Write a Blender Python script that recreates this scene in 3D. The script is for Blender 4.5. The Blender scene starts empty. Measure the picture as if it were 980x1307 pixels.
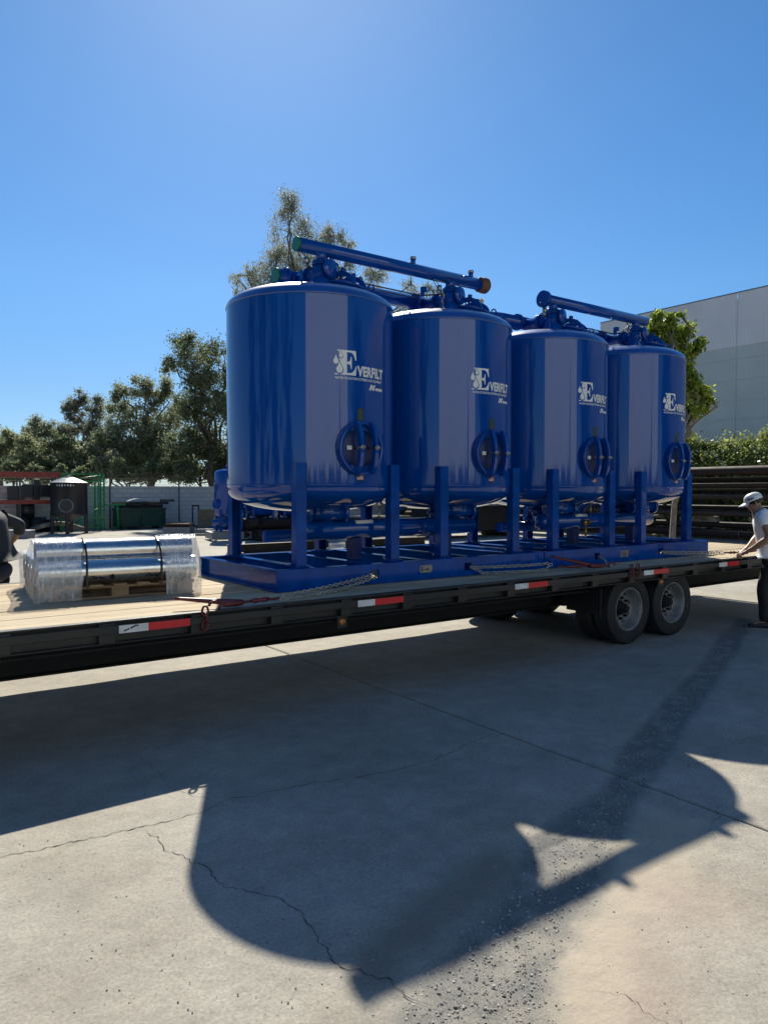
import bpy, bmesh, math, random
from math import sin, cos, pi, radians as rad, hypot, atan2, sqrt
from mathutils import Vector, Matrix, noise

S = bpy.context.scene
COL = S.collection
# ------------------------------------------------------------------ camera
YAW, PITCH, HC, FPX = rad(54), rad(1.608), 1.687, 944.0
DZ = 0.037
cam = bpy.data.cameras.new('camera'); camo = bpy.data.objects.new('camera', cam); COL.objects.link(camo)
S.camera = camo
cam.sensor_fit = 'VERTICAL'; cam.sensor_height = 36.0; cam.lens = FPX * 36 / 1307; cam.clip_start = 0.05; cam.clip_end = 2000
fw = Vector((cos(YAW) * cos(PITCH), sin(YAW) * cos(PITCH), -sin(PITCH)))
camo.location = (0, 0, HC)
camo.rotation_euler = (-fw).to_track_quat('Z', 'Y').to_euler()
S.render.resolution_x = 767; S.render.resolution_y = 1024
RT = Vector((sin(YAW), -cos(YAW), 0)); UPV = RT.cross(fw)
C0 = Vector((0, 0, HC)); FH = Vector((cos(YAW), sin(YAW), 0))
def ray(px, py): return fw + RT * ((px - 490) / FPX) + UPV * ((653.5 - py) / FPX)
def at(px, py, d):
    r = ray(px, py); return C0 + r * (d / r.dot(FH))
def gnd(px, py, h=0.0):
    r = ray(px, py); return C0 + r * ((h - HC) / r.z)
def plY(px, py, Y):
    r = ray(px, py); return C0 + r * (Y / r.y)

# ------------------------------------------------------------------ light
SUN_EL, SUN_ROT = rad(41.6), rad(26.7)
w = bpy.data.worlds.new('World'); S.world = w; w.use_nodes = True
nt = w.node_tree; nt.nodes.clear()
sky = nt.nodes.new('ShaderNodeTexSky'); sky.sky_type = 'NISHITA'; sky.sun_disc = False
sky.sun_elevation = SUN_EL; sky.sun_rotation = SUN_ROT; sky.altitude = 1000; sky.air_density = 1.0; sky.dust_density = 0.42; sky.ozone_density = 4.5
bg = nt.nodes.new('ShaderNodeBackground'); bg.inputs[1].default_value = 0.088
wo = nt.nodes.new('ShaderNodeOutputWorld')
hs = nt.nodes.new('ShaderNodeHueSaturation'); hs.inputs['Saturation'].default_value = 1.19; nt.links.new(sky.outputs[0], hs.inputs['Color'])
# the air near the horizon is a little denser blue than the model gives: same all the way round
tcw = nt.nodes.new('ShaderNodeTexCoord'); sx_ = nt.nodes.new('ShaderNodeSeparateXYZ'); nt.links.new(tcw.outputs['Generated'], sx_.inputs[0])
rw = nt.nodes.new('ShaderNodeValToRGB'); nt.links.new(sx_.outputs[2], rw.inputs[0])
E = rw.color_ramp.elements; E[0].position = 0.0; E[0].color = (0.52, 0.62, 0.79, 1); E[1].position = 0.45; E[1].color = (0.88, 1.02, 1.02, 1)
e_ = E.new(0.12); e_.color = (0.70, 0.76, 0.81, 1); e_ = E.new(0.25); e_.color = (0.88, 0.97, 0.97, 1)
mw = nt.nodes.new('ShaderNodeMix'); mw.data_type = 'RGBA'; mw.blend_type = 'MULTIPLY'; mw.inputs[0].default_value = 1.0
nt.links.new(hs.outputs[0], mw.inputs[6]); nt.links.new(rw.outputs[0], mw.inputs[7]); nt.links.new(mw.outputs[2], bg.inputs[0])
nt.links.new(bg.outputs[0], wo.inputs[0])
sl = bpy.data.lights.new('sun', 'SUN'); sl.energy = 5.0; sl.angle = rad(0.53); sl.color = (1.0, 0.945, 0.80)
so = bpy.data.objects.new('sun', sl); COL.objects.link(so)
sdir = Vector((sin(SUN_ROT) * cos(SUN_EL), cos(SUN_ROT) * cos(SUN_EL), sin(SUN_EL)))
so.rotation_euler = sdir.to_track_quat('Z', 'Y').to_euler(); so.location = (0, 0, 30)
S.view_settings.view_transform = 'Standard'; S.view_settings.look = 'None'
S.view_settings.exposure = 0.48; S.view_settings.gamma = 1.0
S.render.engine = 'CYCLES'

# ------------------------------------------------------------------ materials
MATS = {}
def mat(name, col, rough=0.5, metal=0.0, var=0.0, vscale=3.0, bump=0.0, bscale=40.0, coat=0.0, col2=None, trans=0.0, vmap=(1, 1, 1), spec=0.5, ior=1.5, croug=0.03):
    m = bpy.data.materials.new(name); m.use_nodes = True; MATS[name] = m
    t = m.node_tree; N = t.nodes; L = t.links; b = N['Principled BSDF']
    b.inputs['Base Color'].default_value = (*col, 1); b.inputs['Roughness'].default_value = rough; b.inputs['Metallic'].default_value = metal
    b.inputs['IOR'].default_value = ior
    b.inputs['Specular IOR Level'].default_value = spec
    if coat: b.inputs['Coat Weight'].default_value = coat; b.inputs['Coat Roughness'].default_value = croug
    tc = N.new('ShaderNodeTexCoord'); mp = N.new('ShaderNodeMapping'); L.new(tc.outputs['Object'], mp.inputs[0]); mp.inputs['Scale'].default_value = vmap
    if var or col2:
        n = N.new('ShaderNodeTexNoise'); n.inputs['Scale'].default_value = vscale; n.inputs['Detail'].default_value = 8; n.inputs['Roughness'].default_value = 0.6
        L.new(mp.outputs[0], n.inputs['Vector'])
        r = N.new('ShaderNodeValToRGB'); r.color_ramp.elements[0].position = 0.36; r.color_ramp.elements[1].position = 0.66
        c2 = col2 or tuple(c * (1 - var) for c in col)
        r.color_ramp.elements[0].color = (*c2, 1); r.color_ramp.elements[1].color = (*tuple(min(1, c * (1 + var * 0.5)) for c in col), 1)
        L.new(n.outputs[0], r.inputs[0]); L.new(r.outputs[0], b.inputs['Base Color'])
        mr = N.new('ShaderNodeMapRange'); mr.inputs[3].default_value = max(0.02, rough - 0.08 - 0.1 * (rough > .2)); mr.inputs[4].default_value = min(1, rough + 0.1 * (rough > .2) + 0.03)
        L.new(n.outputs[0], mr.inputs[0]); L.new(mr.outputs[0], b.inputs['Roughness'])
    if bump:
        n2 = N.new('ShaderNodeTexNoise'); n2.inputs['Scale'].default_value = bscale; n2.inputs['Detail'].default_value = 4
        L.new(mp.outputs[0], n2.inputs['Vector'])
        bp = N.new('ShaderNodeBump'); bp.inputs['Strength'].default_value = bump; bp.inputs['Distance'].default_value = 0.01
        L.new(n2.outputs[0], bp.inputs['Height']); L.new(bp.outputs[0], b.inputs['Normal'])
    return m
BLUE = mat('blue_gloss_paint', (0.0, 0.054, 0.285), 0.6, var=0.10, vscale=2, coat=1.0, bump=0.03, bscale=1.4, spec=0.0, croug=0.055, vmap=(1.6, 1.6, .35))
BLUE.node_tree.nodes['Principled BSDF'].inputs['Coat IOR'].default_value = 1.53
BLUEH = mat('blue_paint_dusty_head', (0.002, 0.056, 0.29), 0.42, var=0.2, vscale=3, coat=1.0, spec=0.4, croug=0.25)
BLUEH.node_tree.nodes['Principled BSDF'].inputs['Coat IOR'].default_value = 1.65
BLUE2 = mat('blue_paint_frame', (0.0, 0.059, 0.29), 0.5, var=0.25, vscale=7, coat=0.45, bump=0.03, bscale=30, spec=0.0, croug=0.12)
DKBLUE = mat('blue_paint_inside', (0.002, 0.016, 0.10), 0.5, var=0.3, vscale=6)
WHITEV = mat('white_vinyl', (0.72, 0.73, 0.70), 0.45, var=0.06)
GREENCAP = mat('green_plastic_cap', (0.0, 0.14, 0.07), 0.45, var=0.1)
BLACKP = mat('black_trailer_paint', (0.006, 0.0085, 0.010), 0.45, var=0.5, vscale=5, bump=0.15, bscale=30, col2=(0.016, 0.017, 0.017))
BLACKD = mat('black_greasy_steel', (0.004, 0.005, 0.006), 0.8, var=0.4, vscale=9)
WOOD = mat('deck_pine', (0.50, 0.39, 0.25), 0.85, vscale=3, col2=(0.30, 0.215, 0.13), vmap=(0.5, 7, 7), bump=0.6, bscale=14)
WOOD2 = mat('deck_pine_pale', (0.58, 0.47, 0.32), 0.85, vscale=4, col2=(0.38, 0.28, 0.17), vmap=(0.5, 6, 6), bump=0.6, bscale=14)
PALLETW = mat('pallet_wood', (0.36, 0.23, 0.12), 0.85, vscale=5, col2=(0.19, 0.12, 0.065), vmap=(0.6, 5, 5), bump=0.5, bscale=25)
RUBBER = mat('tyre_rubber', (0.017, 0.017, 0.018), 0.75, var=0.4, vscale=12, bump=0.2, bscale=60)
RIM = mat('wheel_silver', (0.21, 0.21, 0.21), 0.5, metal=0.3, var=0.3, vscale=14)
STEEL = mat('bare_steel', (0.42, 0.40, 0.37), 0.35, metal=0.85, var=0.3, vscale=18)
CHAIN = mat('zinc_chain', (0.46, 0.44, 0.36), 0.40, metal=0.45, var=0.3, vscale=30)
REDB = mat('dark_red_paint', (0.12, 0.012, 0.015), 0.45, var=0.4, vscale=20, bump=0.1)
REDT = mat('red_reflective_tape', (0.62, 0.012, 0.02), 0.4, var=0.12, vscale=20)
WHT = mat('white_reflective_tape', (0.66, 0.67, 0.66), 0.45, var=0.2, vscale=14)
AMBER = mat('amber_lens', (0.42, 0.14, 0.015), 0.25, coat=0.6)
FOIL = mat('aluminium_foil', (0.60, 0.61, 0.62), 0.27, metal=1.0, var=0.1, vscale=6, bump=0.16, bscale=9)
BRASS = mat('brass', (0.45, 0.27, 0.08), 0.35, metal=0.9, var=0.3, vscale=40)
GREYM = mat('grey_metal', (0.25, 0.26, 0.27), 0.5, metal=0.5, var=0.3, vscale=8)
RUST = mat('rusty_pipe_steel', (0.034, 0.022, 0.018), 0.7, vscale=5, spec=0.2, col2=(0.022, 0.016, 0.014), bump=0.3, bscale=30)
RUST2 = mat('brown_pipe_steel', (0.05, 0.040, 0.034), 0.65, vscale=4, spec=0.2, col2=(0.032, 0.024, 0.02), bump=0.3)
CREAM = mat('weathered_cream_paint', (0.30, 0.28, 0.22), 0.7, vscale=4, col2=(0.07, 0.05, 0.035))
REDRACK = mat('red_rack_paint', (0.36, 0.05, 0.025), 0.5, var=0.4, vscale=4)
GREENF = mat('green_frame_paint', (0.01, 0.24, 0.06), 0.45, var=0.3, vscale=6)
GREEND = mat('dark_green_paint', (0.018, 0.075, 0.035), 0.5, vscale=2.5, col2=(0.012, 0.035, 0.022), bump=0.15)
BLKPL = mat('black_plastic', (0.012, 0.013, 0.015), 0.4, var=0.3)
BLKTANK = mat('black_tank_paint', (0.008, 0.011, 0.018), 0.45, var=0.3)
GALV = mat('galvanised_dark', (0.10, 0.10, 0.10), 0.55, metal=0.6, var=0.3)
BARK = mat('bark', (0.12, 0.095, 0.07), 0.9, vscale=6, col2=(0.06, 0.045, 0.035), bump=0.6, bscale=12)
BRANCH = mat('pale_bark', (0.26, 0.22, 0.17), 0.9, vscale=6, col2=(0.12, 0.10, 0.08), bump=0.5, bscale=12)
WALLU = mat('warehouse_upper_paint', (0.80, 0.77, 0.75), 0.85, var=0.07, vscale=0.6, bump=0.1, bscale=20)
WALLL = mat('warehouse_lower_paint', (0.60, 0.62, 0.58), 0.85, var=0.07, vscale=0.6, bump=0.1, bscale=20)
WALLW = mat('white_warehouse_paint', (0.76, 0.82, 0.84), 0.85, var=0.05, vscale=0.5)
ROOF = mat('roof_membrane', (0.4, 0.4, 0.4), 0.9)
GLASSD = mat('dark_window_glass', (0.02, 0.025, 0.03), 0.08, coat=0.5)
SKIN = mat('skin', (0.30, 0.165, 0.105), 0.5, var=0.12, vscale=14)
TSHIRT = mat('white_cotton', (0.82, 0.83, 0.85), 0.9, var=0.05, vscale=8, bump=0.6, bscale=7)
BLKCL = mat('black_trousers', (0.010, 0.010, 0.012), 0.8, var=0.3, vscale=9, bump=0.6, bscale=8)
NAVY = mat('navy_trousers', (0.012, 0.016, 0.035), 0.85, var=0.3, vscale=9, bump=0.5, bscale=8)
CHAR = mat('charcoal_shirt', (0.022, 0.024, 0.028), 0.8, var=0.3, vscale=7, bump=0.8, bscale=8)
HAIR = mat('black_hair', (0.01, 0.008, 0.007), 0.6)
SHOE = mat('black_shoe', (0.012, 0.012, 0.013), 0.5)
SOLE = mat('shoe_sole', (0.2, 0.2, 0.2), 0.7)
LABELBG = mat('label_dark_green', (0.01, 0.03, 0.02), 0.5)
LABELY = mat('label_pale_print', (0.13, 0.16, 0.10), 0.5)
FLAGR = mat('flag_red', (0.5, 0.03, 0.04), 0.5); FLAGB = mat('flag_navy', (0.02, 0.025, 0.10), 0.5)
PRINT = mat('black_print', (0.01, 0.01, 0.012), 0.5)
PLATE = mat('nameplate_metal', (0.30, 0.31, 0.29), 0.4, metal=0.6, var=0.2, vscale=20)
RUSTC = mat('rusty_brown_tape', (0.14, 0.06, 0.035), 0.7, vscale=9, col2=(0.09, 0.04, 0.022), bump=0.4)
CARD = mat('brown_board', (0.30, 0.16, 0.08), 0.8, vscale=5, col2=(0.16, 0.09, 0.05))
HILL = mat('hill_scrub', (0.10, 0.10, 0.07), 0.95, vscale=0.05, col2=(0.06, 0.07, 0.04))
CRACKM = mat('crack_dark', (0.035, 0.032, 0.03), 0.95)

def leafmat(name, c1, c2, tr=0.35, rough=0.55):
    m = bpy.data.materials.new(name); m.use_nodes = True; t = m.node_tree; N = t.nodes; L = t.links
    b = N['Principled BSDF']; out = N['Material Output']
    at_ = N.new('ShaderNodeAttribute'); at_.attribute_name = 'tone'
    r = N.new('ShaderNodeValToRGB'); r.color_ramp.elements[0].color = (*c1, 1); r.color_ramp.elements[1].color = (*c2, 1)
    L.new(at_.outputs['Fac'], r.inputs[0]); L.new(r.outputs[0], b.inputs['Base Color']); b.inputs['Roughness'].default_value = rough
    tl = N.new('ShaderNodeBsdfTranslucent'); L.new(r.outputs[0], tl.inputs[0])
    mx = N.new('ShaderNodeMixShader'); mx.inputs[0].default_value = tr
    L.new(b.outputs[0], mx.inputs[1]); L.new(tl.outputs[0], mx.inputs[2]); L.new(mx.outputs[0], out.inputs[0])
    return m
LEAF_EUC = leafmat('eucalyptus_leaves', (0.10, 0.115, 0.08), (0.40, 0.41, 0.29), 0.6)
LEAF_DK = leafmat('dark_green_leaves', (0.06, 0.085, 0.042), (0.31, 0.34, 0.18), 0.55)
LEAF_OL = leafmat('olive_leaves', (0.09, 0.115, 0.06), (0.44, 0.46, 0.27), 0.6)
LEAF_SH = leafmat('mirrored_tree_leaves', (0.02, 0.04, 0.012), (0.07, 0.10, 0.03), 0.2)  # kept very dark so the added unseen trees darken the tank reflections
LEAF_YG = leafmat('yellow_green_leaves', (0.11, 0.17, 0.025), (0.46, 0.54, 0.10), 0.6, 0.4)
LEAF_HG = leafmat('hedge_leaves', (0.07, 0.11, 0.025), (0.44, 0.48, 0.16), 0.52, 0.4)

# concrete: colour from stains that were mapped on the ground (attributes) plus procedural grain
def concrete():
    m = bpy.data.materials.new('yard_concrete'); m.use_nodes = True; t = m.node_tree; N = t.nodes; L = t.links; b = N['Principled BSDF']
    g = N.new('ShaderNodeNewGeometry')
    def noi(s, d=6, r=0.6):
        n = N.new('ShaderNodeTexNoise'); n.inputs['Scale'].default_value = s; n.inputs['Detail'].default_value = d; n.inputs['Roughness'].default_value = r
        L.new(g.outputs['Position'], n.inputs['Vector']); return n.outputs[0]
    def ramp(i, p0, p1, c0, c1):
        r = N.new('ShaderNodeValToRGB'); r.color_ramp.elements[0].position = p0; r.color_ramp.elements[1].position = p1
        r.color_ramp.elements[0].color = (*c0, 1); r.color_ramp.elements[1].color = (*c1, 1); L.new(i, r.inputs[0]); return r.outputs[0]
    def mix(f, a, c, mode='MIX'):
        x = N.new('ShaderNodeMix'); x.data_type = 'RGBA'; x.blend_type = mode
        if isinstance(f, float): x.inputs[0].default_value = f
        else: L.new(f, x.inputs[0])
        L.new(a, x.inputs[6]); L.new(c, x.inputs[7]); return x.outputs[2]
    base = ramp(noi(0.9, 8, 0.65), 0.35, 0.68, (0.33, 0.295, 0.245), (0.415, 0.385, 0.335))
    base = mix(0.5, base, ramp(noi(2.3, 10, 0.75), 0.36, 0.60, (0.78, 0.79, 0.80), (1.08, 1.08, 1.08)), 'MULTIPLY')
    base = mix(0.6, base, ramp(noi(0.35, 4, 0.5), 0.62, 0.78, (1, 1, 1), (0.72, 0.70, 0.68)), 'MULTIPLY')
    base = mix(0.65, base, ramp(noi(6.0, 8, 0.7), 0.30, 0.7, (0.72, 0.72, 0.72), (1.12, 1.12, 1.12)), 'MULTIPLY')
    base = mix(0.7, base, ramp(noi(70, 3, 0.7), 0.33, 0.62, (0.70, 0.68, 0.66), (1.12, 1.12, 1.12)), 'MULTIPLY')
    # pits and light specks
    base = mix(0.8, base, ramp(noi(230, 2, 0.5), 0.66, 0.72, (1, 1, 1), (1.8, 1.8, 1.75)), 'MULTIPLY')
    base = mix(0.8, base, ramp(noi(48, 2, 0.5), 0.26, 0.32, (0.45, 0.43, 0.4), (1, 1, 1)), 'MULTIPLY')
    def attr(nm):
        a = N.new('ShaderNodeAttribute'); a.attribute_name = nm; return a.outputs['Fac']
    rust = N.new('ShaderNodeRGB'); rust.outputs[0].default_value = (0.39, 0.29, 0.225, 1)
    sand = N.new('ShaderNodeRGB'); sand.outputs[0].default_value = (0.52, 0.44, 0.32, 1)
    damp = N.new('ShaderNodeRGB'); damp.outputs[0].default_value = (0.17, 0.13, 0.10, 1)
    grav = ramp(noi(110, 5, 0.8), 0.32, 0.68, (0.085, 0.082, 0.076), (0.255, 0.245, 0.225))
    base = mix(attr('rusty'), base, rust.outputs[0]); base = mix(attr('sandy'), base, sand.outputs[0])
    base = mix(attr('brown'), base, damp.outputs[0]); base = mix(attr('gravelly'), base, grav)
    L.new(base, b.inputs['Base Color']); b.inputs['Roughness'].default_value = 0.82; b.inputs['Specular IOR Level'].default_value = 0.35
    bp = N.new('ShaderNodeBump'); bp.inputs['Strength'].default_value = 0.55; bp.inputs['Distance'].default_value = 0.004
    L.new(noi(140, 5, 0.75), bp.inputs['Height'])
    bp2 = N.new('ShaderNodeBump'); bp2.inputs['Strength'].default_value = 0.35; bp2.inputs['Distance'].default_value = 0.03
    L.new(noi(9, 6, 0.6), bp2.inputs['Height']); L.new(bp.outputs[0], bp2.inputs['Normal']); L.new(bp2.outputs[0], b.inputs['Normal'])
    return m
CONC = concrete()
SOIL = mat('joint_dirt', (0.022, 0.02, 0.018), 0.95, var=0.3)
def blockmat():
    m = bpy.data.materials.new('grey_block_wall'); m.use_nodes = True; t = m.node_tree; N = t.nodes; L = t.links; b = N['Principled BSDF']
    tc = N.new('ShaderNodeTexCoord'); mp = N.new('ShaderNodeMapping'); mp.inputs['Rotation'].default_value = (rad(90), 0, 0)
    L.new(tc.outputs['Object'], mp.inputs[0])
    br = N.new('ShaderNodeTexBrick'); br.inputs['Scale'].default_value = 1.0; br.inputs['Brick Width'].default_value = 0.4; br.inputs['Row Height'].default_value = 0.2; br.inputs['Mortar Size'].default_value = 0.012
    br.inputs['Color1'].default_value = (0.52, 0.50, 0.47, 1); br.inputs['Color2'].default_value = (0.60, 0.575, 0.545, 1); br.inputs['Mortar'].default_value = (0.38, 0.365, 0.345, 1)
    L.new(mp.outputs[0], br.inputs['Vector']); L.new(br.outputs[0], b.inputs['Base Color']); b.inputs['Roughness'].default_value = 0.9
    bp = N.new('ShaderNodeBump'); bp.invert = True; bp.inputs['Distance'].default_value = 0.01; L.new(br.outputs['Fac'], bp.inputs['Height']); L.new(bp.outputs[0], b.inputs['Normal'])
    return m
BLOCK = blockmat()
def wrapmat():
    m = bpy.data.materials.new('clear_stretch_film'); m.use_nodes = True; t = m.node_tree; N = t.nodes; L = t.links
    out = N['Material Output']; N.remove(N['Principled BSDF'])
    tc = N.new('ShaderNodeTexCoord'); mp = N.new('ShaderNodeMapping'); mp.inputs['Scale'].default_value = (14, 3.0, 3.0); mp.inputs['Rotation'].default_value = (0.3, 0.6, 0.4); L.new(tc.outputs['Object'], mp.inputs[0])
    n = N.new('ShaderNodeTexNoise'); n.inputs['Scale'].default_value = 3; n.inputs['Detail'].default_value = 7; n.inputs['Roughness'].default_value = 0.7; L.new(mp.outputs[0], n.inputs['Vector'])
    bp = N.new('ShaderNodeBump'); bp.inputs['Strength'].default_value = 0.5; bp.inputs['Distance'].default_value = 0.02; L.new(n.outputs[0], bp.inputs['Height'])
    tr = N.new('ShaderNodeBsdfTransparent'); gl = N.new('ShaderNodeBsdfGlossy'); gl.inputs['Roughness'].default_value = 0.12; L.new(bp.outputs[0], gl.inputs['Normal'])
    df = N.new('ShaderNodeBsdfDiffuse'); df.inputs[0].default_value = (0.8, 0.82, 0.85, 1)
    m1 = N.new('ShaderNodeMixShader'); r = N.new('ShaderNodeMapRange'); r.inputs[1].default_value = 0.4; r.inputs[2].default_value = 0.75; r.inputs[3].default_value = 0.10; r.inputs[4].default_value = 0.62
    L.new(n.outputs[0], r.inputs[0]); L.new(r.outputs[0], m1.inputs[0]); L.new(tr.outputs[0], m1.inputs[1]); L.new(df.outputs[0], m1.inputs[2])
    m2 = N.new('ShaderNodeMixShader'); m2.inputs[0].default_value = 0.13; L.new(m1.outputs[0], m2.inputs[1]); L.new(gl.outputs[0], m2.inputs[2]); L.new(m2.outputs[0], out.inputs[0])
    return m
FILM = wrapmat()

# ------------------------------------------------------------------ mesh helpers
class MB:
    def __init__(s): s.v = []; s.f = []; s.m = []; s.sm = []
    def add(s, vs, fs, mi=0, smooth=False):
        o = len(s.v); s.v += [tuple(v) for v in vs]
        for f in fs: s.f.append([i + o for i in f]); s.m.append(mi); s.sm.append(smooth)
        return s
    def box(s, c, d, mi=0, M=None):
        x, y, z = d[0] / 2, d[1] / 2, d[2] / 2
        vs = [Vector((a * x, b * y, e * z)) for a in (-1, 1) for b in (-1, 1) for e in (-1, 1)]
        if M: vs = [M @ v for v in vs]
        vs = [v + Vector(c) for v in vs]
        return s.add(vs, [(0, 1, 3, 2), (4, 6, 7, 5), (0, 4, 5, 1), (2, 3, 7, 6), (0, 2, 6, 4), (1, 5, 7, 3)], mi)
    def bb(s, x0, x1, y0, y1, z0, z1, mi=0): return s.box(((x0 + x1) / 2, (y0 + y1) / 2, (z0 + z1) / 2), (x1 - x0, y1 - y0, z1 - z0), mi)
    def tube(s, pts, r, n=12, mi=0, cap=True, closed=False, smooth=True, radii=None):
        P = [Vector(p) for p in pts]; k = len(P); vs = []; nrm = None
        for i, p in enumerate(P):
            if closed: t = P[(i + 1) % k] - P[i - 1]
            else: t = P[min(i + 1, k - 1)] - P[max(i - 1, 0)]
            t.normalize()
            if nrm is None: nrm = t.orthogonal().normalized()
            nrm = (nrm - t * nrm.dot(t))
            if nrm.length < 1e-6: nrm = t.orthogonal()
            nrm.normalize(); b = t.cross(nrm); rr = radii[i] if radii else r
            vs += [p + (nrm * cos(2 * pi * j / n) + b * sin(2 * pi * j / n)) * rr for j in range(n)]
        fs = []
        for i in range(k if closed else k - 1):
            a, b2 = i * n, ((i + 1) % k) * n
            fs += [(a + j, a + (j + 1) % n, b2 + (j + 1) % n, b2 + j) for j in range(n)]
        s.add(vs, fs, mi, smooth)
        if cap and not closed:
            o = len(s.v) - len(vs)
            s.f.append([o + j for j in range(n)][::-1]); s.m.append(mi); s.sm.append(False)
            s.f.append([o + (k - 1) * n + j for j in range(n)]); s.m.append(mi); s.sm.append(False)
        return s
    def cyl(s, a, b, r, n=20, mi=0, r2=None): return s.tube([a, b], r, n, mi, radii=[r, r2 if r2 is not None else r])
    def lathe(s, prof, n=48, M=None, mi=0, smooth=True):
        # prof: (r, z) pairs round local z
        vs = []
        for r, z in prof:
            for j in range(n):
                a = 2 * pi * j / n; v = Vector((r * cos(a), r * sin(a), z)); vs.append(M @ v if M else v)
        fs = []
        for i in range(len(prof) - 1):
            fs += [(i * n + j, i * n + (j + 1) % n, (i + 1) * n + (j + 1) % n, (i + 1) * n + j) for j in range(n)]
        return s.add(vs, fs, mi, smooth)
    def prism(s, poly, axis_o, u, v, w_, t, mi=0):
        # poly in (u,v) plane extruded t along w
        o = Vector(axis_o); u = Vector(u); v = Vector(v); w2 = Vector(w_); n = len(poly)
        vs = [o + u * a + v * b for a, b in poly] + [o + u * a + v * b + w2 * t for a, b in poly]
        fs = [list(range(n))[::-1], [n + i for i in range(n)]] + [(i, (i + 1) % n, n + (i + 1) % n, n + i) for i in range(n)]
        return s.add(vs, fs, mi)
    def build(s, name, mats, parent=None, loc=None, bevel=0.0, seg=2):
        me = bpy.data.meshes.new(name); me.from_pydata(s.v, [], s.f)
        if not isinstance(mats, (list, tuple)): mats = [mats]
        for m in mats: me.materials.append(m)
        me.polygons.foreach_set('material_index', s.m); me.polygons.foreach_set('use_smooth', s.sm); me.update()
        bm = bmesh.new(); bm.from_mesh(me); bmesh.ops.recalc_face_normals(bm, faces=bm.faces); bm.to_mesh(me); bm.free()
        o = bpy.data.objects.new(name, me); COL.objects.link(o)
        if loc: o.location = loc
        if parent: o.parent = parent
        if bevel:
            b = o.modifiers.new('bevel', 'BEVEL'); b.width = bevel; b.segments = seg; b.limit_method = 'ANGLE'; b.angle_limit = rad(40)
        return o
def obj(name, me, parent=None):
    o = bpy.data.objects.new(name, me); COL.objects.link(o)
    if parent: o.parent = parent
    return o
def tag(o, label=None, cat=None, group=None, kind=None):
    if label: o['label'] = label
    if cat: o['category'] = cat
    if group: o['group'] = group
    if kind: o['kind'] = kind
    return o
def thing(name, label, cat, loc=(0, 0, 0), rz=0.0, group=None):
    o = bpy.data.objects.new(name, None); COL.objects.link(o); o.location = loc; o.rotation_euler = (0, 0, rz); o.empty_display_size = 0.2
    return tag(o, label, cat, group)
def copy_tree(o, parent=None):
    c = o.copy(); COL.objects.link(c)
    if parent: c.parent = parent
    for ch in list(o.children): copy_tree(ch, c)
    return c
def arc(c, r, a0, a1, n, u, v):
    u = Vector(u); v = Vector(v); return [Vector(c) + (u * cos(a0 + (a1 - a0) * i / n) + v * sin(a0 + (a1 - a0) * i / n)) * r for i in range(n + 1)]
DG = None
def text_geo(txt, size, bold=0.0, shear=0.0, space=1.0):
    cu = bpy.data.curves.new('t', 'FONT'); cu.body = txt; cu.size = size; cu.offset = bold; cu.shear = shear; cu.space_character = space; cu.resolution_u = 3
    o = bpy.data.objects.new('t', cu); COL.objects.link(o); dg = bpy.context.evaluated_depsgraph_get()
    me = bpy.data.meshes.new_from_object(o.evaluated_get(dg)); vs = [v.co.copy() for v in me.vertices]; fs = [list(p.vertices) for p in me.polygons]
    bpy.data.objects.remove(o); bpy.data.curves.remove(cu); bpy.data.meshes.remove(me)
    x0 = min(v.x for v in vs); x1 = max(v.x for v in vs)
    for v in vs: v.x -= x0
    return vs, fs, x1 - x0
def poly_geo(poly):
    bm = bmesh.new(); vs = [bm.verts.new((x, y, 0)) for x, y in poly]; f = bm.faces.new(vs); f.normal_update(); bmesh.ops.triangulate(bm, faces=[f], ngon_method='EAR_CLIP')
    bm.verts.index_update(); r = ([v.co.copy() for v in bm.verts], [[v.index for v in f.verts] for f in bm.faces]); bm.free(); return r

# ------------------------------------------------------------------ ground
def segd(p, a, b):
    ab = (b[0] - a[0], b[1] - a[1]); t = max(0, min(1, ((p[0] - a[0]) * ab[0] + (p[1] - a[1]) * ab[1]) / (ab[0] ** 2 + ab[1] ** 2 + 1e-9)))
    return hypot(p[0] - a[0] - ab[0] * t, p[1] - a[1] - ab[1] * t), t
GP = [(540, 1420, .36), (615, 1290, .27), (665, 1195, .23), (735, 1085, .22), (790, 1015, .145), (822, 955, .15), (868, 900, .155), (905, 855, .14), (935, 812, .14), (950, 790, .10)]
GPW = [(gnd(a, b)[0], gnd(a, b)[1], c) for a, b, c in GP]
def gdist(x, y):
    best = 9
    for i in range(len(GPW) - 1):
        a, b = GPW[i], GPW[i + 1]; d, t = segd((x, y), a, b); ww = a[2] + (b[2] - a[2]) * t
        best = min(best, d / ww)
    return best
def lobe(x, y, cx, cy, rx, ry): return max(0.0, 1 - ((x - cx) / rx) ** 2 - ((y - cy) / ry) ** 2)
SANDL = [gnd(a, b) for a, b in [(640, 1400), (715, 1240), (770, 1120), (850, 1060)]]
RUSTL = [gnd(a, b) for a, b in [(760, 1400), (800, 1240), (830, 1150)]]
BRNL = [gnd(a, b) for a, b in [(470, 1240), (560, 1160), (640, 1100)]]
def pl(L_, x, y): return min(segd((x, y), L_[i], L_[i + 1])[0] for i in range(len(L_) - 1))
ground = MB().add([(-400, -400, -0.03), (400, -400, -0.03), (400, 400, -0.03), (-400, 400, -0.03)], [(0, 1, 2, 3)]).build('ground', SOIL); tag(ground, kind='structure')
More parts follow.
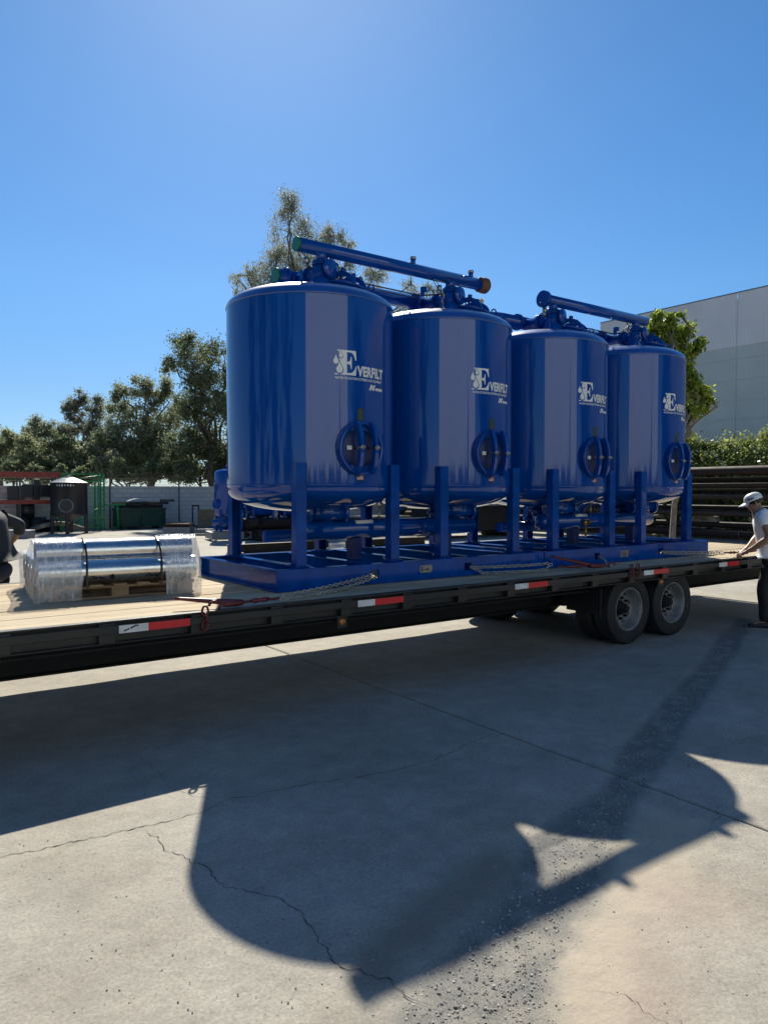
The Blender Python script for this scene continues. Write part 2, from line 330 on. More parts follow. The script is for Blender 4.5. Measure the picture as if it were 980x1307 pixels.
def slab(x0, x1, y0, y1, fine):
    # near the camera a dense top with real unevenness, elsewhere coarse; rounded joint edges
    e = 0.010; x0 += e; x1 -= e; y0 += e; y1 -= e
    def axis(a, b, step):
        n = max(1, int((b - a) / step)); return [a] + [a + 0.006] + [a + (b - a) * i / n for i in range(1, n)] + [b - 0.006] + [b]
    xs = axis(x0, x1, fine); ys = axis(y0, y1, fine); nx, ny = len(xs), len(ys)
    vs = []; A = {'gravelly': [], 'sandy': [], 'rusty': [], 'brown': []}
    near = fine < 0.2
    for j, y in enumerate(ys):
        for i, x in enumerate(xs):
            ed = i in (0, nx - 1) or j in (0, ny - 1)
            z = -0.006 if (ed and near) else 0.0; g = sa = ru = br = 0.0
            if near:
                n1 = noise.noise((x * 1.6, y * 1.6, 0)); n2 = noise.noise((x * 9, y * 9, 3)); n3 = noise.noise((x * 27, y * 27, 7))
                d = gdist(x, y) + 0.35 * n1 + 0.22 * n2 + 0.16 * n3
                g = max(0, min(1, (1.05 - d) / 0.35)) * min(1, max(0.45, 0.85 + n2 * 0.9))
                sa = max(0, min(0.36, (0.28 - pl(SANDL, x, y) + 0.12 * n2 + 0.1 * n1) * 3))
                ru = max(0, min(0.5, (0.36 - pl(RUSTL, x, y) + 0.25 * n1 + 0.06 * n2) * 1.6))
                br = max(0, min(0.6, (0.16 - pl(BRNL, x, y) + 0.10 * n1 + 0.03 * n2) * 5))
                z += 0.006 * n1 * (not ed) - 0.006 * g + 0.003 * g * n3
            vs.append((x, y, z)); A['gravelly'].append(g); A['sandy'].append(sa); A['rusty'].append(ru); A['brown'].append(br)
    fs = [(j * nx + i, j * nx + i + 1, (j + 1) * nx + i + 1, (j + 1) * nx + i) for j in range(ny - 1) for i in range(nx - 1)]
    o = len(vs); rim = [(x0, y0), (x1, y0), (x1, y1), (x0, y1)]
    top = [0, nx - 1, ny * nx - 1, (ny - 1) * nx]
    per = [[i for i in range(nx)], [j * nx + nx - 1 for j in range(ny)], [(ny - 1) * nx + i for i in range(nx - 1, -1, -1)], [j * nx for j in range(ny - 1, -1, -1)]]
    for loop in per:
        b = len(vs); vs += [(vs[k][0], vs[k][1], -0.0295) for k in loop]
        for kk in A: A[kk] += [0.0] * len(loop)
        b2 = len(vs); vs += [vs[k] for k in loop]
        for kk in A: A[kk] += [A[kk][k] for k in loop]
        fs += [(b2 + i + 1, b2 + i, b + i, b + i + 1) for i in range(len(loop) - 1)]
    me = bpy.data.meshes.new('concrete_slab'); me.from_pydata(vs, [], fs); me.materials.append(CONC)
    for k, vals in A.items():
        a = me.attributes.new(k, 'FLOAT', 'POINT'); a.data.foreach_set('value', vals)
    me.polygons.foreach_set('use_smooth', [True] * len(fs)); me.update()
    return obj('concrete_slab', me, ground)
XJ = [-130, -60, -30, -15.8, -9.3, -2.8, 3.68, 10.2, 16.7, 23.2, 30, 60, 130]; YJ = [-130, -60, -31, -18, -9, -2.2, 7.5, 15.8, 25, 33, 60, 130]
for i in range(len(XJ) - 1):
    for j in range(len(YJ) - 1):
        f = 0.035 if (XJ[i] in (-2.8, 3.68) and YJ[j] == -2.2) else 1.5
        if f > 1 and (XJ[i + 1] - XJ[i]) > 20: f = 10
        if f < 1 and XJ[i] == -2.8:
            slab(-2.8, 3.68, -2.2, 7.5, 0.045)
        else: slab(XJ[i], XJ[i + 1], YJ[j], YJ[j + 1], f)
random.seed(5)
def crack(pxs, wid, name='crack'):
    pts = [gnd(a, b) for a, b in pxs]; P = []
    for i in range(len(pts) - 1):
        n = max(2, int((pts[i + 1] - pts[i]).length / 0.012))
        for k in range(n): P.append(pts[i].lerp(pts[i + 1], k / n))
    P.append(pts[-1]); vs = []; fs = []
    for i, p in enumerate(P):
        t = (P[min(i + 1, len(P) - 1)] - P[max(0, i - 1)]).normalized(); nn = Vector((-t.y, t.x, 0))
        p = p + nn * (0.03 * noise.noise((p.x * 9, p.y * 9, 1)) + 0.022 * noise.noise((p.x * 28, p.y * 28, 5)) + .006 * noise.noise((p.x * 90, p.y * 90, 8)))
        ww = .72 * wid * (0.35 + 0.65 * abs(noise.noise((p.x * 20, p.y * 20, 9))) * 2) * min(1, i / 8 + .1, (len(P) - 1 - i) / 8 + .1)
        z = 0.0018 + 0.006 * noise.noise((p.x * 1.6, p.y * 1.6, 0)) + 0.0004
        vs += [(p.x + nn.x * ww, p.y + nn.y * ww, z), (p.x - nn.x * ww, p.y - nn.y * ww, z)]
        if i: fs.append((2 * i - 2, 2 * i - 1, 2 * i + 1, 2 * i))
    MB().add(vs, fs).build(name, CRACKM, ground)
crack([(-60, 1105), (0, 1094), (45, 1085), (72, 1078), (110, 1072), (150, 1064), (190, 1054), (222, 1046), (262, 1036), (283, 1023), (340, 1012), (400, 1000), (440, 994), (500, 984), (545, 972), (580, 958), (615, 944), (650, 936)], 0.0042)
crack([(187, 1057), (205, 1075), (216, 1086), (230, 1095), (250, 1101), (262, 1108), (275, 1124), (300, 1136), (345, 1146), (362, 1150), (385, 1168), (403, 1188), (415, 1213), (430, 1228), (465, 1240), (495, 1252), (530, 1275), (565, 1290)], 0.0035)
crack([(172, 960), (200, 985), (215, 1003), (250, 1018), (283, 1023)], 0.002)
crack([(752, 1272), (765, 1265), (790, 1268), (812, 1280), (830, 1293), (850, 1309), (880, 1325)], 0.0016)
crack([(870, 982), (905, 970), (925, 955), (950, 944), (985, 938)], 0.0022)
crack([(905, 1050), (915, 1038), (922, 1026)], 0.003)
crack([(455, 935), (490, 934)], 0.0015)
# loose gravel and chips of the worn strip
random.seed(11)
gm = MB(); ico = bmesh.new(); bmesh.ops.create_icosphere(ico, subdivisions=1, radius=1); ico.verts.index_update()
IV = [v.co.copy() for v in ico.verts]; IF = [[v.index for v in f.verts] for f in ico.faces]; ico.free()
cnt = 0
while cnt < 11000:
    i = min(len(GPW) - 2, int(random.random() ** 1.35 * (len(GPW) - 1))); t = random.random(); a, b = GPW[i], GPW[i + 1]
    ww = a[2] + (b[2] - a[2]) * t; x = a[0] + (b[0] - a[0]) * t + random.gauss(0, ww * .55); y = a[1] + (b[1] - a[1]) * t + random.gauss(0, ww * .55)
    s = 0.0010 + 0.0056 * random.random() ** 5; R_ = Matrix.Rotation(random.random() * 6.3, 3, 'Z') @ Matrix.Rotation(random.random() * .8, 3, 'X'); sc = (s * random.uniform(.8, 1.5), s * random.uniform(.7, 1.2), s * random.uniform(.4, .75))
    z = -0.003 + 0.006 * noise.noise((x * 1.6, y * 1.6, 0))
    gm.add([R_ @ Vector((v.x * sc[0] * random.uniform(.75, 1.15), v.y * sc[1], v.z * sc[2])) + Vector((x, y, z - sc[2] * .15)) for v in IV], IF, random.choice((0, 0, 1, 1, 2))); cnt += 1
for k in range(500):
    p = gnd(random.uniform(-50, 1030), random.uniform(860, 1330)); s = random.uniform(.0015, .0045)
    gm.add([Vector((v.x * s, v.y * s, v.z * s * .6)) + Vector((p.x, p.y, s * .3)) for v in IV], IF, random.choice((0, 1, 2)))
G1 = mat('gravel_grey', (0.27, 0.255, 0.235), 0.9, var=0.2); G2 = mat('gravel_pale', (0.44, 0.42, 0.38), 0.9, var=0.2); G3 = mat('gravel_dark', (0.14, 0.13, 0.12), 0.9, var=0.2)
go = gm.build('gravel', [G1, G2, G3]); tag(go, 'loose gravel and chips scattered along the worn strip of concrete', 'gravel', kind='stuff')

# ------------------------------------------------------------------ flatbed trailer
HD, YN, YF, XA, XB = 0.813, 4.85, 7.45, -4.2, 11.48
tr = thing('flatbed_trailer', 'long black flatbed trailer with pine plank deck under the blue tanks', 'trailer', (3.5, 6.15, DZ))
TI = Vector((-3.5, -6.15, 0))
def tb(mb, name, m, bevel=0.0, par=None):
    mb.v = [(v[0] + TI.x, v[1] + TI.y, v[2]) for v in mb.v]; return mb.build(name, m, par or tr, bevel=bevel)
random.seed(3)
npl = 13; pw = (YF - YN - 0.16) / npl
for k in range(npl):
    y0 = YN + 0.08 + k * pw; dz = random.uniform(-.003, .002); xe = XB - 0.05
    mb = MB(); mb.bb(XA + .03, xe, y0 + .003, y0 + pw - .003, HD - .042, HD + dz)
    tb(mb, 'deck_plank', random.choice((WOOD, WOOD, WOOD2)), 0.003)
# side rails: channel, rub rail, stake pockets on both sides
for side, ys in ((1, YN), (-1, YF)):
    y = lambda d: ys + side * d     # d inward
    mb = MB()
    lo, hi = sorted((y(0.02), y(0.075))); mb.bb(XA, XB, lo, hi, HD - .012, HD + .002)
    lo, hi = sorted((y(0.068), y(0.076))); mb.bb(XA, XB, lo, hi, HD - .15, HD - .0125)
    lo, hi = sorted((y(0.02), y(0.0675))); mb.bb(XA, XB, lo, hi, HD - .15, HD - .141)
    tb(mb, 'side_rail', BLACKP, 0.002)
    mb = MB(); lo, hi = sorted((y(-.004), y(.009))); mb.bb(XA, XB, lo, hi, HD - .082, HD - .028); tb(mb, 'rub_rail', BLACKP, 0.003)
    x = 1.34 - 0.61 * 9
    while x < XB - .1:
        mb = MB(); lo, hi = sorted((y(.010), y(.067))); mb.bb(x - .05, x + .05, lo, hi, HD - .1405, HD - .013)
        tb(mb, 'stake_pocket', BLACKP, 0.003); x += 0.61
# rear and front end rail
mb = MB(); mb.bb(XB - .001, XB + .012, YN + .077, YF - .077, HD - .16, HD + .003); tb(mb, 'end_rail', BLACKP, 0.002)
# main beams (I sections), cross members
for yb in (5.62, 6.68):
    mb = MB(); mb.bb(XA, XB - .3, yb - .006, yb + .006, .372, HD - .142); mb.bb(XA, XB - .3, yb - .075, yb + .075, .36, .3715); mb.bb(XA, XB - .3, yb - .075, yb + .075, HD - .1415, HD - .131)
    tb(mb, 'main_beam', BLACKD)
x = XA + .2
while x < XB - .1:
    mb = MB(); mb.bb(x, x + .006, YN + .078, YF - .078, HD - .128, HD - .046); mb.bb(x + .0065, x + .05, YN + .078, YF - .078, HD - .128, HD - .122)
    tb(mb, 'cross_member', BLACKD); x += .41
mb = MB(); mb.tube([(XA, YN + .13, .62), (5.5, YN + .13, .615), (6.3, YN + .16, .6)], .011, 8); mb.tube([(XA, YN + .17, .60), (6.2, YN + .17, .60)], .009, 8); tb(mb, 'air_line', BLACKD)
# conspicuity tape: a white and a red half on the rub rail
for k, (a, m_, b) in enumerate(((1.41, 1.60, 1.885), (3.265, 3.43, 3.72), (5.03, 5.21, 5.48), (7.02, 7.20, 7.478), (8.53, 8.71, 8.98), (10.3, 10.48, 10.75))):
    mb = MB(); mb.bb(a, m_, YN - .0065, YN - .0045, HD - .084 + .003, HD - .03); tb(mb, 'white_reflector', WHT)
    mb = MB(); mb.bb(m_ + .001, b, YN - .0065, YN - .0045, HD - .084 + .003, HD - .03); tb(mb, 'red_reflector', REDT)
    if k == 0:
        mb = MB(); random.seed(8)
        for q in range(7): mb.box((1.445 + q * .012 + random.uniform(0, .006), YN - .0072, HD - .066 + q * .0045), (.011, .0006, .010), M=Matrix.Rotation(random.uniform(-.8, .8), 3, 'Y'))
        mb.box((1.53, YN - .0072, HD - .04), (.012, .0006, .008)); tb(mb, 'chipped_patch', BLACKD)
for X, h in ((3.153, .62), (7.42, .63)):
    mb = MB(); mb.bb(X - .045, X + .045, YN + .05, YN + .056, h - .05, h + .055)
    lampb = tb(mb, 'lamp_bracket', BLACKP)
    mb = MB(); mb.lathe([(0, .016), (.018, .014), (.027, .006), (.029, 0)], 20, Matrix.Translation((X, YN + .049, h)) @ Matrix.Rotation(pi / 2, 4, 'X'), 0)
    mb.v = [(v[0] + TI.x, v[1] + TI.y, v[2]) for v in mb.v]; mb.build('marker_light', AMBER, tr)
# wheels
def wheel_meshes():
    R, rr, wd = .385, .228, .215
    t = MB(); prof = [(rr, -.07), (rr + .01, -.095), (rr + .06, -.107), (R - .04, -.105), (R - .012, -.092), (R, -.07)]
    for k in range(5):
        z = -.07 + k * .03; prof += [(R, z + .001), (R, z + .022), (R - .009, z + .024), (R - .009, z + .029)]
    prof += [(R, .079), (R - .012, .092), (R - .04, .105), (rr + .06, .107), (rr + .01, .095), (rr, .07), (rr, -.07)]
    t.lathe(prof, 64)
    tm = t.build('tyre', RUBBER)
    r = MB(); r.lathe([(rr - .001, .075), (rr + .014, .093), (rr + .010, .098), (rr - .006, .092), (rr - .014, .05), (rr - .03, .03), (.19, -.01), (.155, -.028), (.10, -.03), (.085, -.03), (.085, -.04), (.19, -.05), (rr - .02, -.06), (rr - .001, -.07)], 48)
    rm = r.build('rim', RIM)
    h = MB(); h.lathe([(0, .075), (.035, .075), (.042, .06), (.045, .03), (.062, .02), (.065, -.02), (.084, -.026), (.084, -.036)], 24)
    for k in range(8):
        a = k * pi / 4; h.cyl((.115 * cos(a), .115 * sin(a), -.03), (.115 * cos(a), .115 * sin(a), .012), .015, 6)
    hm = h.build('hub', BLACKD)
    hl = MB()
    for k in range(8):
        a = (k + .5) * pi / 4; hl.lathe([(.020, -.012), (.017, -.013), (0, -.0131)], 12, Matrix.Translation((.172 * cos(a), .172 * sin(a), -.005)))
    ho = hl.build('hand_hole', BLACKD)
    objs = [tm, rm, hm, ho]
    return objs
WM = wheel_meshes(); proto = [o.data for o in WM]
for o in WM: bpy.data.objects.remove(o)
for X in (6.96, 7.79):
    for yc, sd in ((5.08, 1), (5.33, -1), (7.22, -1), (6.97, 1)):
        e = thing('wheel', None, None, (X - 3.5, yc - 6.15, .386 - DZ)); e.parent = tr
        e.rotation_euler = (pi / 2 * sd, 0, random.random())
        e.rotation_mode = 'XYZ'
        e.matrix_local = Matrix.Translation((X - 3.5, yc - 6.15, .386 - DZ)) @ Matrix.Rotation(pi / 2 * sd, 4, 'X') @ Matrix.Rotation(random.random() * 3, 4, 'Z')
        for me in proto: obj(me.name, me, e)
    mb = MB(); mb.cyl((X, 5.03, .35), (X, 7.27, .35), .055, 14); tb(mb, 'axle', BLACKD)
for yb in (5.5, 6.8):
    mb = MB(); mb.bb(6.5, 8.25, yb - .04, yb + .04, .47, .52); mb.bb(6.44, 6.499, yb - .04, yb + .04, .3715, .66); mb.bb(7.34, 7.41, yb - .035, yb + .035, .3715, .4695); mb.bb(8.251, 8.3, yb - .04, yb + .04, .3715, .66)
    tb(mb, 'leaf_spring', BLACKD)
mb = MB(); mb.bb(6.35, 6.37, 4.9, 5.35, .36, .63); tb(mb, 'mud_flap', BLACKD)

# ------------------------------------------------------------------ skids
SKB, SKT = HD + 0.004, 0.998
HSK = SKT - SKB
def skid(x0, x1, label, holes, plates):
    root = thing('skid_frame', label, 'skid frame', ((x0 + x1) / 2, 6.23, SKB + DZ), group='blue skid frames chained to the deck'); o = Vector(((x0 + x1) / 2, 6.23, SKB)); L = x1 - x0
    y0, y1 = 5.41 - 6.23, 7.05 - 6.23; X0, X1 = -L / 2, L / 2
    def b(mb, n, m=BLUE2, bv=0.003): return mb.build(n, m, root, bevel=bv)
    # long beams: channels, web outward, near one has tie-down slots
    for side, yy in ((1, y0), (-1, y1)):
        mb = MB(); lo, hi = sorted((yy, yy + side * .009)); cur = X0
        for hx in (holes if side == 1 else []):
            a = hx - o.x - .045; mb.bb(cur, a, lo, hi, 0, HSK); mb.bb(a, a + .09, lo, hi, 0, .055); mb.bb(a, a + .09, lo, hi, .125, HSK); cur = a + .09
        mb.bb(cur, X1, lo, hi, 0, HSK)
        lo, hi = sorted((yy + side * .0095, yy + side * .07)); mb.bb(X0, X1, lo, hi, HSK - .011, HSK); mb.bb(X0, X1, lo, hi, 0, .010)
        b(mb, 'side_beam')
    for sx, xx in ((1, X0), (-1, X1)):   # end channels, flanges outward
        mb = MB(); A, B = y0 + .071, y1 - .071
        lo, hi = sorted((xx + sx * .055, xx + sx * .063)); mb.bb(lo, hi, A, B, .0102, HSK - .0112)
        lo, hi = sorted((xx, xx + sx * .063)); mb.bb(lo, hi, A, B, 0, .010); mb.bb(lo, hi, A, B, HSK - .011, HSK)
        b(mb, 'end_beam')
    n = 5
    for k in range(n):
        xx = X0 + .36 + (L - .72) * k / (n - 1)
        mb = MB(); mb.bb(xx - .04, xx + .04, y0 + .071, y1 - .071, HSK - .010, HSK - .001); mb.bb(xx - .004, xx + .004, y0 + .071, y1 - .071, .01, HSK - .0105)
        b(mb, 'cross_beam')
    mb = MB()
    for hx in holes: mb.bb(hx - o.x + .046, hx - o.x + .10, y0 + .0095, y0 + .03, .02, HSK - .012)
    b(mb, 'slot_stiffener')
    for px_, kind in plates:
        X = px_ - o.x; mb = MB()
        if kind: mb.prism([(-.08, 0), (-.065, .035), (.065, .035), (.08, 0), (.065, -.035), (-.065, -.035)], (X, y0 - .0005, .10), (1, 0, 0), (0, 0, 1), (0, -1, 0), .002)
        else: mb.bb(X - .075, X + .075, y0 - .0025, y0 - .0005, .055, .13)
        pl_ = mb.build('nameplate', PLATE, root)
        tm = MB()
        if kind:
            vs, fs, w_ = text_geo('E', .05, .002); tm.add([Vector((X - .06 + v.x, y0 - .0032, .083 + v.y)) for v in vs], fs)
            vs, fs, w_ = text_geo('verfilt', .026, .001); tm.add([Vector((X - .028 + v.x, y0 - .0032, .088 + v.y)) for v in vs], fs)
        else:
            for q in range(4): tm.bb(X - .06, X + .06 - .02 * (q % 2), y0 - .0032, y0 - .0026, .068 + q * .014, .073 + q * .014)
        tm.build('plate_lettering', PRINT, pl_)
    return root
skid(2.84, 6.055, 'left blue steel skid frame nearer the foil rolls', (3.83, 4.955), ((4.42, True),))
skid(6.07, 9.25, 'right blue steel skid frame nearer the man in the cap', (6.95, 8.19), ((7.45, False),))

# ------------------------------------------------------------------ tank
R, ZB, ZT = 0.795, 1.715, 3.355
Z0 = SKT + .002           # tank origin height
def on(a, r, z): return Vector((r * cos(a), r * sin(a), z))
def wrap(mb, vs, fs, a0, z0, off, mi=0):
    # bend flat (x right, y up) geometry round the shell; cut in narrow vertical strips first
    bm = bmesh.new(); bv = [bm.verts.new(v) for v in vs]
    for f in fs:
        try: bm.faces.new([bv[i] for i in f])
        except ValueError: pass
    xa = min(v[0] for v in vs); xb = max(v[0] for v in vs); k = xa + .025
    while k < xb:
        bmesh.ops.bisect_plane(bm, geom=bm.verts[:] + bm.edges[:] + bm.faces[:], plane_co=(k, 0, 0), plane_no=(1, 0, 0)); k += .025
    bm.verts.index_update()
    mb.add([on(a0 + v.co.x / R, R + off, z0 + v.co.y) for v in bm.verts], [[v.index for v in f.verts] for f in bm.faces], mi); bm.free()
def make_tank(label):
    root = thing('filter_tank', label, 'filter tank', (3.65, 6.23, Z0 + DZ), group='tall blue filter tanks in a row')
    z = lambda h: h - Z0
    mb = MB(); mb.lathe([(R, z(ZB)), (R, z(2.2)), (R, z(2.8)), (R, z(ZT))], 128); shell = mb.build('shell', BLUE, root)
    # torispherical heads with weld lip
    mb = MB(); prof = [(R - .004, z(ZT)), (R + .005, z(ZT) + .002), (R + .006, z(ZT) + .012), (R + .002, z(ZT) + .02)]
    for k in range(1, 15):
        t = k / 14 * pi / 2; prof.append(((R + .001) * cos(t) ** .8 if k < 14 else 0.0, z(ZT) + .02 + .175 * sin(t)))
    mb.lathe(prof, 128); mb.build('top_head', BLUEH, root)
    mb = MB(); prof = [(R - .004, z(ZB)), (R + .006, z(ZB) - .002), (R + .006, z(ZB) - .014), (R, z(ZB) - .02), (R, z(ZB) - .045)]
    for k in range(1, 15):
        t = k / 14 * pi / 2; prof.append((R * cos(t) ** .8 if k < 14 else 0.0, z(ZB) - .045 - .215 * sin(t)))
    mb.lathe(prof, 128); mb.build('bottom_head', BLUE, root)
    # legs: channels welded to the shell
    for lx in (-.5, .5):
        for ly in (-.65, .65):
            s = 1 if ly > 0 else -1; mb = MB(); y_in, y_out = ly - s * .045, ly + s * .05
            lo, hi = sorted((y_out - s * .008, y_out)); mb.bb(lx - .05, lx + .05, lo, hi, .012, z(1.895))
            lo, hi = sorted((y_in, y_out - s * .0085)); mb.bb(lx - .05, lx - .042, lo, hi, .012, z(1.895)); mb.bb(lx + .042, lx + .05, lo, hi, .012, z(1.895))
            leg = mb.build('leg', BLUE2, root, bevel=.003)
            mb = MB(); mb.bb(lx - .075, lx + .075, ly - .075, ly + .07, .0, .0115); mb.build('foot_plate', BLUE2, leg)
            mb = MB()
            for bx in (-.058, .058): mb.cyl((lx + bx, ly - s * .055, .012), (lx + bx, ly - s * .055, .034), .011, 6)
            mb.build('bolt', STEEL, leg)
    # manhole
    am = rad(-87.5); ax = Vector((cos(am), sin(am), 0)); tx = Vector((-sin(am), cos(am), 0)); zc = z(2.03)
    def MM(r): return Matrix(((tx.x, 0, ax.x, ax.x * r), (tx.y, 0, ax.y, ax.y * r), (0, 1, 0, zc), (0, 0, 0, 1)))
    mb = MB(); mb.lathe([(.235, -.06), (.235, .022), (.240, .026), (.240, .052), (.234, .056), (.212, .056), (.206, .05), (.203, .01), (.203, -.05)], 56, MM(R - .01)); ring = mb.build('manhole', BLUE, root)
    mb = MB(); mb.lathe([(.204, .012), (.19, .020), (.15, .045), (.08, .06), (0, .064)], 48, MM(R - .035)); mb.build('manhole_cover', DKBLUE, ring)
    for k, off in enumerate((-.075, .085)):
        mb = MB(); pts = [(.23, .0), (.235, .03), (.19, .085), (.10, .125), (0, .138), (-.10, .125), (-.19, .085), (-.235, .03), (-.23, .0), (-.18, .03), (-.09, .075), (0, .085), (.09, .075), (.18, .03)]
        base = ax * (R + .036) + tx * (off - .019) + Vector((0, 0, zc))
        bm_ = MB(); n = len(pts); n7 = 7
        outer = pts[:9]; inner = pts[9:]
        quads = [(Vector((0, 0, a)) + ax * b) for a, b in pts]
        # strip arch
        top = [(.232 * cos(pi * q / 16), .03 + .078 * sin(pi * q / 16)) for q in range(17)]; bot = [(.205 * cos(pi * q / 16), .0 + .062 * sin(pi * q / 16)) for q in range(17)]
        poly = top + bot[::-1]
        for q in range(16):
            mb.prism([top[q], top[q + 1], bot[q + 1], bot[q]], base, (0, 0, 1), ax, tx, .038)
        mb.build('yoke', BLUE, ring)
        mb = MB(); c = ax * (R + .036) + tx * off + Vector((0, 0, zc)); mb.cyl(c + ax * -.03, c + ax * .135, .012, 10); mb.cyl(c + ax * .085, c + ax * .115, .023, 6); mb.build('yoke_bolt', STEEL, ring)
    mb = MB(); c = ax * (R + .028) - tx * .135 + Vector((0, 0, zc)); mb.box(c, (.05, .012, .035)); mb.build('cover_tag', WHITEV, ring)
    # logo
    lg = MB(); a0 = rad(-105.3); zb = z(2.665); W = .205; H = .215
    E_ = [(0, 0), (1.0, 0), (1.04, .38), (1.0, .38), (.93, .22), (.80, .10), (.58, .08), (.56, .10), (.56, .45), (.64, .45), (.72, .40), (.75, .26), (.79, .26), (.79, .74), (.75, .74), (.72, .60), (.64, .54), (.56, .54), (.56, .91), (.58, .93), (.80, .91), (.91, .80), (.97, .62), (1.02, .62), (1.0, 1.0), (.33, 1.0), (.12, 1.0), (.12, .96), (.20, .94), (.20, .06), (.0, .045)]
    # the E: first the glyph itself
    poly = [(x * W, y * H) for x, y in E_]; vs, fs = poly_geo(poly); wrap(lg, vs, fs, a0, zb, .0018)
    logo = None
    vt, ft, wt = text_geo('VERFILT', .118, .0055, space=1.04); sx = .335 / wt
    wrap(lg, [Vector((W * 1.07 + v.x * sx, v.y * 1.0, 0)) for v in vt], ft, a0, zb + .004, .0018)
    vt, ft, wt = text_geo('WATER FILTRATION SYSTEMS AND EQUIPMENT', .030, .0006); sx = .535 / wt
    wrap(lg, [Vector((v.x * sx, v.y, 0)) for v in vt], ft, a0, zb - .038, .0018)
    vt, ft, wt = text_geo('M', .062, .005, shear=.35); wrap(lg, [Vector((.355 + v.x * 1.25, v.y, 0)) for v in vt], ft, a0, zb - .108, .0018)
    vt, ft, wt = text_geo('-SERIES', .030, .0022); sx = .115 / wt; wrap(lg, [Vector((.43 + v.x * sx, v.y, 0)) for v in vt], ft, a0, zb - .108, .0018)
    logo = lg.build('logo', WHITEV, root)
    def drop(cx, cy, s):
        P = [(0, 1.5)]
        for q in range(13):
            a = rad(60 - q * (300 / 12)); P.append((.62 * cos(a) if True else 0, .62 * sin(a)))
        P = [(0, 1.45), (.18, .9)] + [(.62 * cos(rad(35 - q * 25)), .62 * sin(rad(35 - q * 25))) for q in range(11)] + [(-.18, .9)]
        return [(cx + x * s, cy + y * s) for x, y in P]
    d1 = MB(); d2 = MB()
    for cx, cy, s in ((.012, .115, .040), (.058, .165, .030), (.045, .045, .050)):
        vs, fs = poly_geo(drop(cx, cy - .004, s * 1.28)); wrap(d1, vs, fs, a0, zb, .0026)
        vs, fs = poly_geo(drop(cx, cy, s)); wrap(d2, vs, fs, a0, zb, .0034)
    d1.build('drop_outline', BLUE, logo); d2.build('water_drop', WHITEV, logo)
    # warning label and flag sticker
    def patch(name, m, ac, zc_, w_, h_, off, par):
        mb = MB(); wrap(mb, [Vector((-w_ / 2, -h_ / 2, 0)), Vector((w_ / 2, -h_ / 2, 0)), Vector((w_ / 2, h_ / 2, 0)), Vector((-w_ / 2, h_ / 2, 0))], [(0, 1, 2, 3)], ac, zc_, off); return mb.build(name, m, par)
    wl = patch('warning_label', LABELBG, rad(-86.9), z(2.325), .07, .115, .0018, root)
    mb = MB(); random.seed(2)
    for q in range(10):
        ww = .056 if q in (0, 4) else random.uniform(.035, .054); zz = .046 - q * .010; vv = [Vector((-.028, zz - .0011, 0)), Vector((-.028 + ww, zz - .0011, 0)), Vector((-.028 + ww, zz + .0011, 0)), Vector((-.028, zz + .0011, 0))]
        wrap(mb, vv, [(0, 1, 2, 3)], rad(-86.9), z(2.325), .0026)
    mb.build('label_lettering', LABELY, wl)
    fl = patch('flag_sticker', WHITEV, rad(-87.3), z(1.775), .07, .046, .0018, root)
    mb = MB()
    for q in range(7):
        zz = .023 - (2 * q + .5) * .046 / 13; xl = -.007 if q < 4 else -.035
        wrap(mb, [Vector((xl, zz - .00177, 0)), Vector((.035, zz - .00177, 0)), Vector((.035, zz + .00177, 0)), Vector((xl, zz + .00177, 0))], [(0, 1, 2, 3)], rad(-87.3), z(1.775), .0026)
    mb.build('flag_stripe', FLAGR, fl)
    mb = MB(); wrap(mb, [Vector((-.035, -.002, 0)), Vector((-.007, -.002, 0)), Vector((-.007, .023, 0)), Vector((-.035, .023, 0))], [(0, 1, 2, 3)], rad(-87.3), z(1.775), .0028); mb.build('flag_canton', FLAGB, fl)
    patch('flag_caption', PRINT, rad(-87.3), z(1.742), .07, .012, .0018, root)
    # hatch on the top head
    hc = Vector((.20, -.30, z(3.53))); tilt = Matrix.Translation(hc) @ Matrix.Rotation(rad(10), 4, Vector((.73, .68, 0)))
    mb = MB(); mb.lathe([(.175, -.08), (.175, .045), (.19, .048), (.19, .066), (.18, .07), (.15, .07), (.145, .05), (0, .055)], 40, tilt); hatch = mb.build('top_hatch', BLUE, root)
    for off in (-.085, .085):
        mb = MB(); top = [(.17 * cos(pi * q / 12), .06 + .115 * sin(pi * q / 12)) for q in range(13)]; bot = [(.125 * cos(pi * q / 12), .055 + .078 * sin(pi * q / 12)) for q in range(13)]
        for q in range(12): mb.prism([top[q], top[q + 1], bot[q + 1], bot[q]], (off - .017, 0, 0), (0, 1, 0), (0, 0, 1), (1, 0, 0), .034)
        mb.cyl((off, 0, .05), (off, 0, .185), .012, 8); mb.cyl((off, 0, .165), (off, 0, .205), .024, 6)
        rz = Matrix.Rotation(rad(20), 4, 'Z'); mb.v = [tuple(tilt @ (rz @ Vector(v))) for v in mb.v]; mb.build('hatch_yoke', BLUE2, hatch)
    # lifting lugs (rings) and small fittings
    for a in (rad(-128), rad(42), rad(140), rad(-48)):
        p = on(a, .60, z(3.50)); mb = MB(); u = Vector((cos(a), sin(a), 0))
        mb.tube([p + (u * .03 * cos(q * pi / 8) + Vector((0, 0, .05 + .055 * sin(q * pi / 8)))) for q in range(16)], .008, 6, closed=True); mb.box(p + Vector((0, 0, -.01)), (.012, .05, .07), M=Matrix.Rotation(a + pi / 2, 3, 'Z')); mb.build('lifting_ring', BLUE2, root)
    # bottom nozzle and outlet valve
    mb = MB(); mb.lathe([(.09, z(1.50)), (.09, z(1.43)), (.12, z(1.43)), (.12, z(1.405)), (.09, z(1.405)), (.09, z(1.36))], 24); 
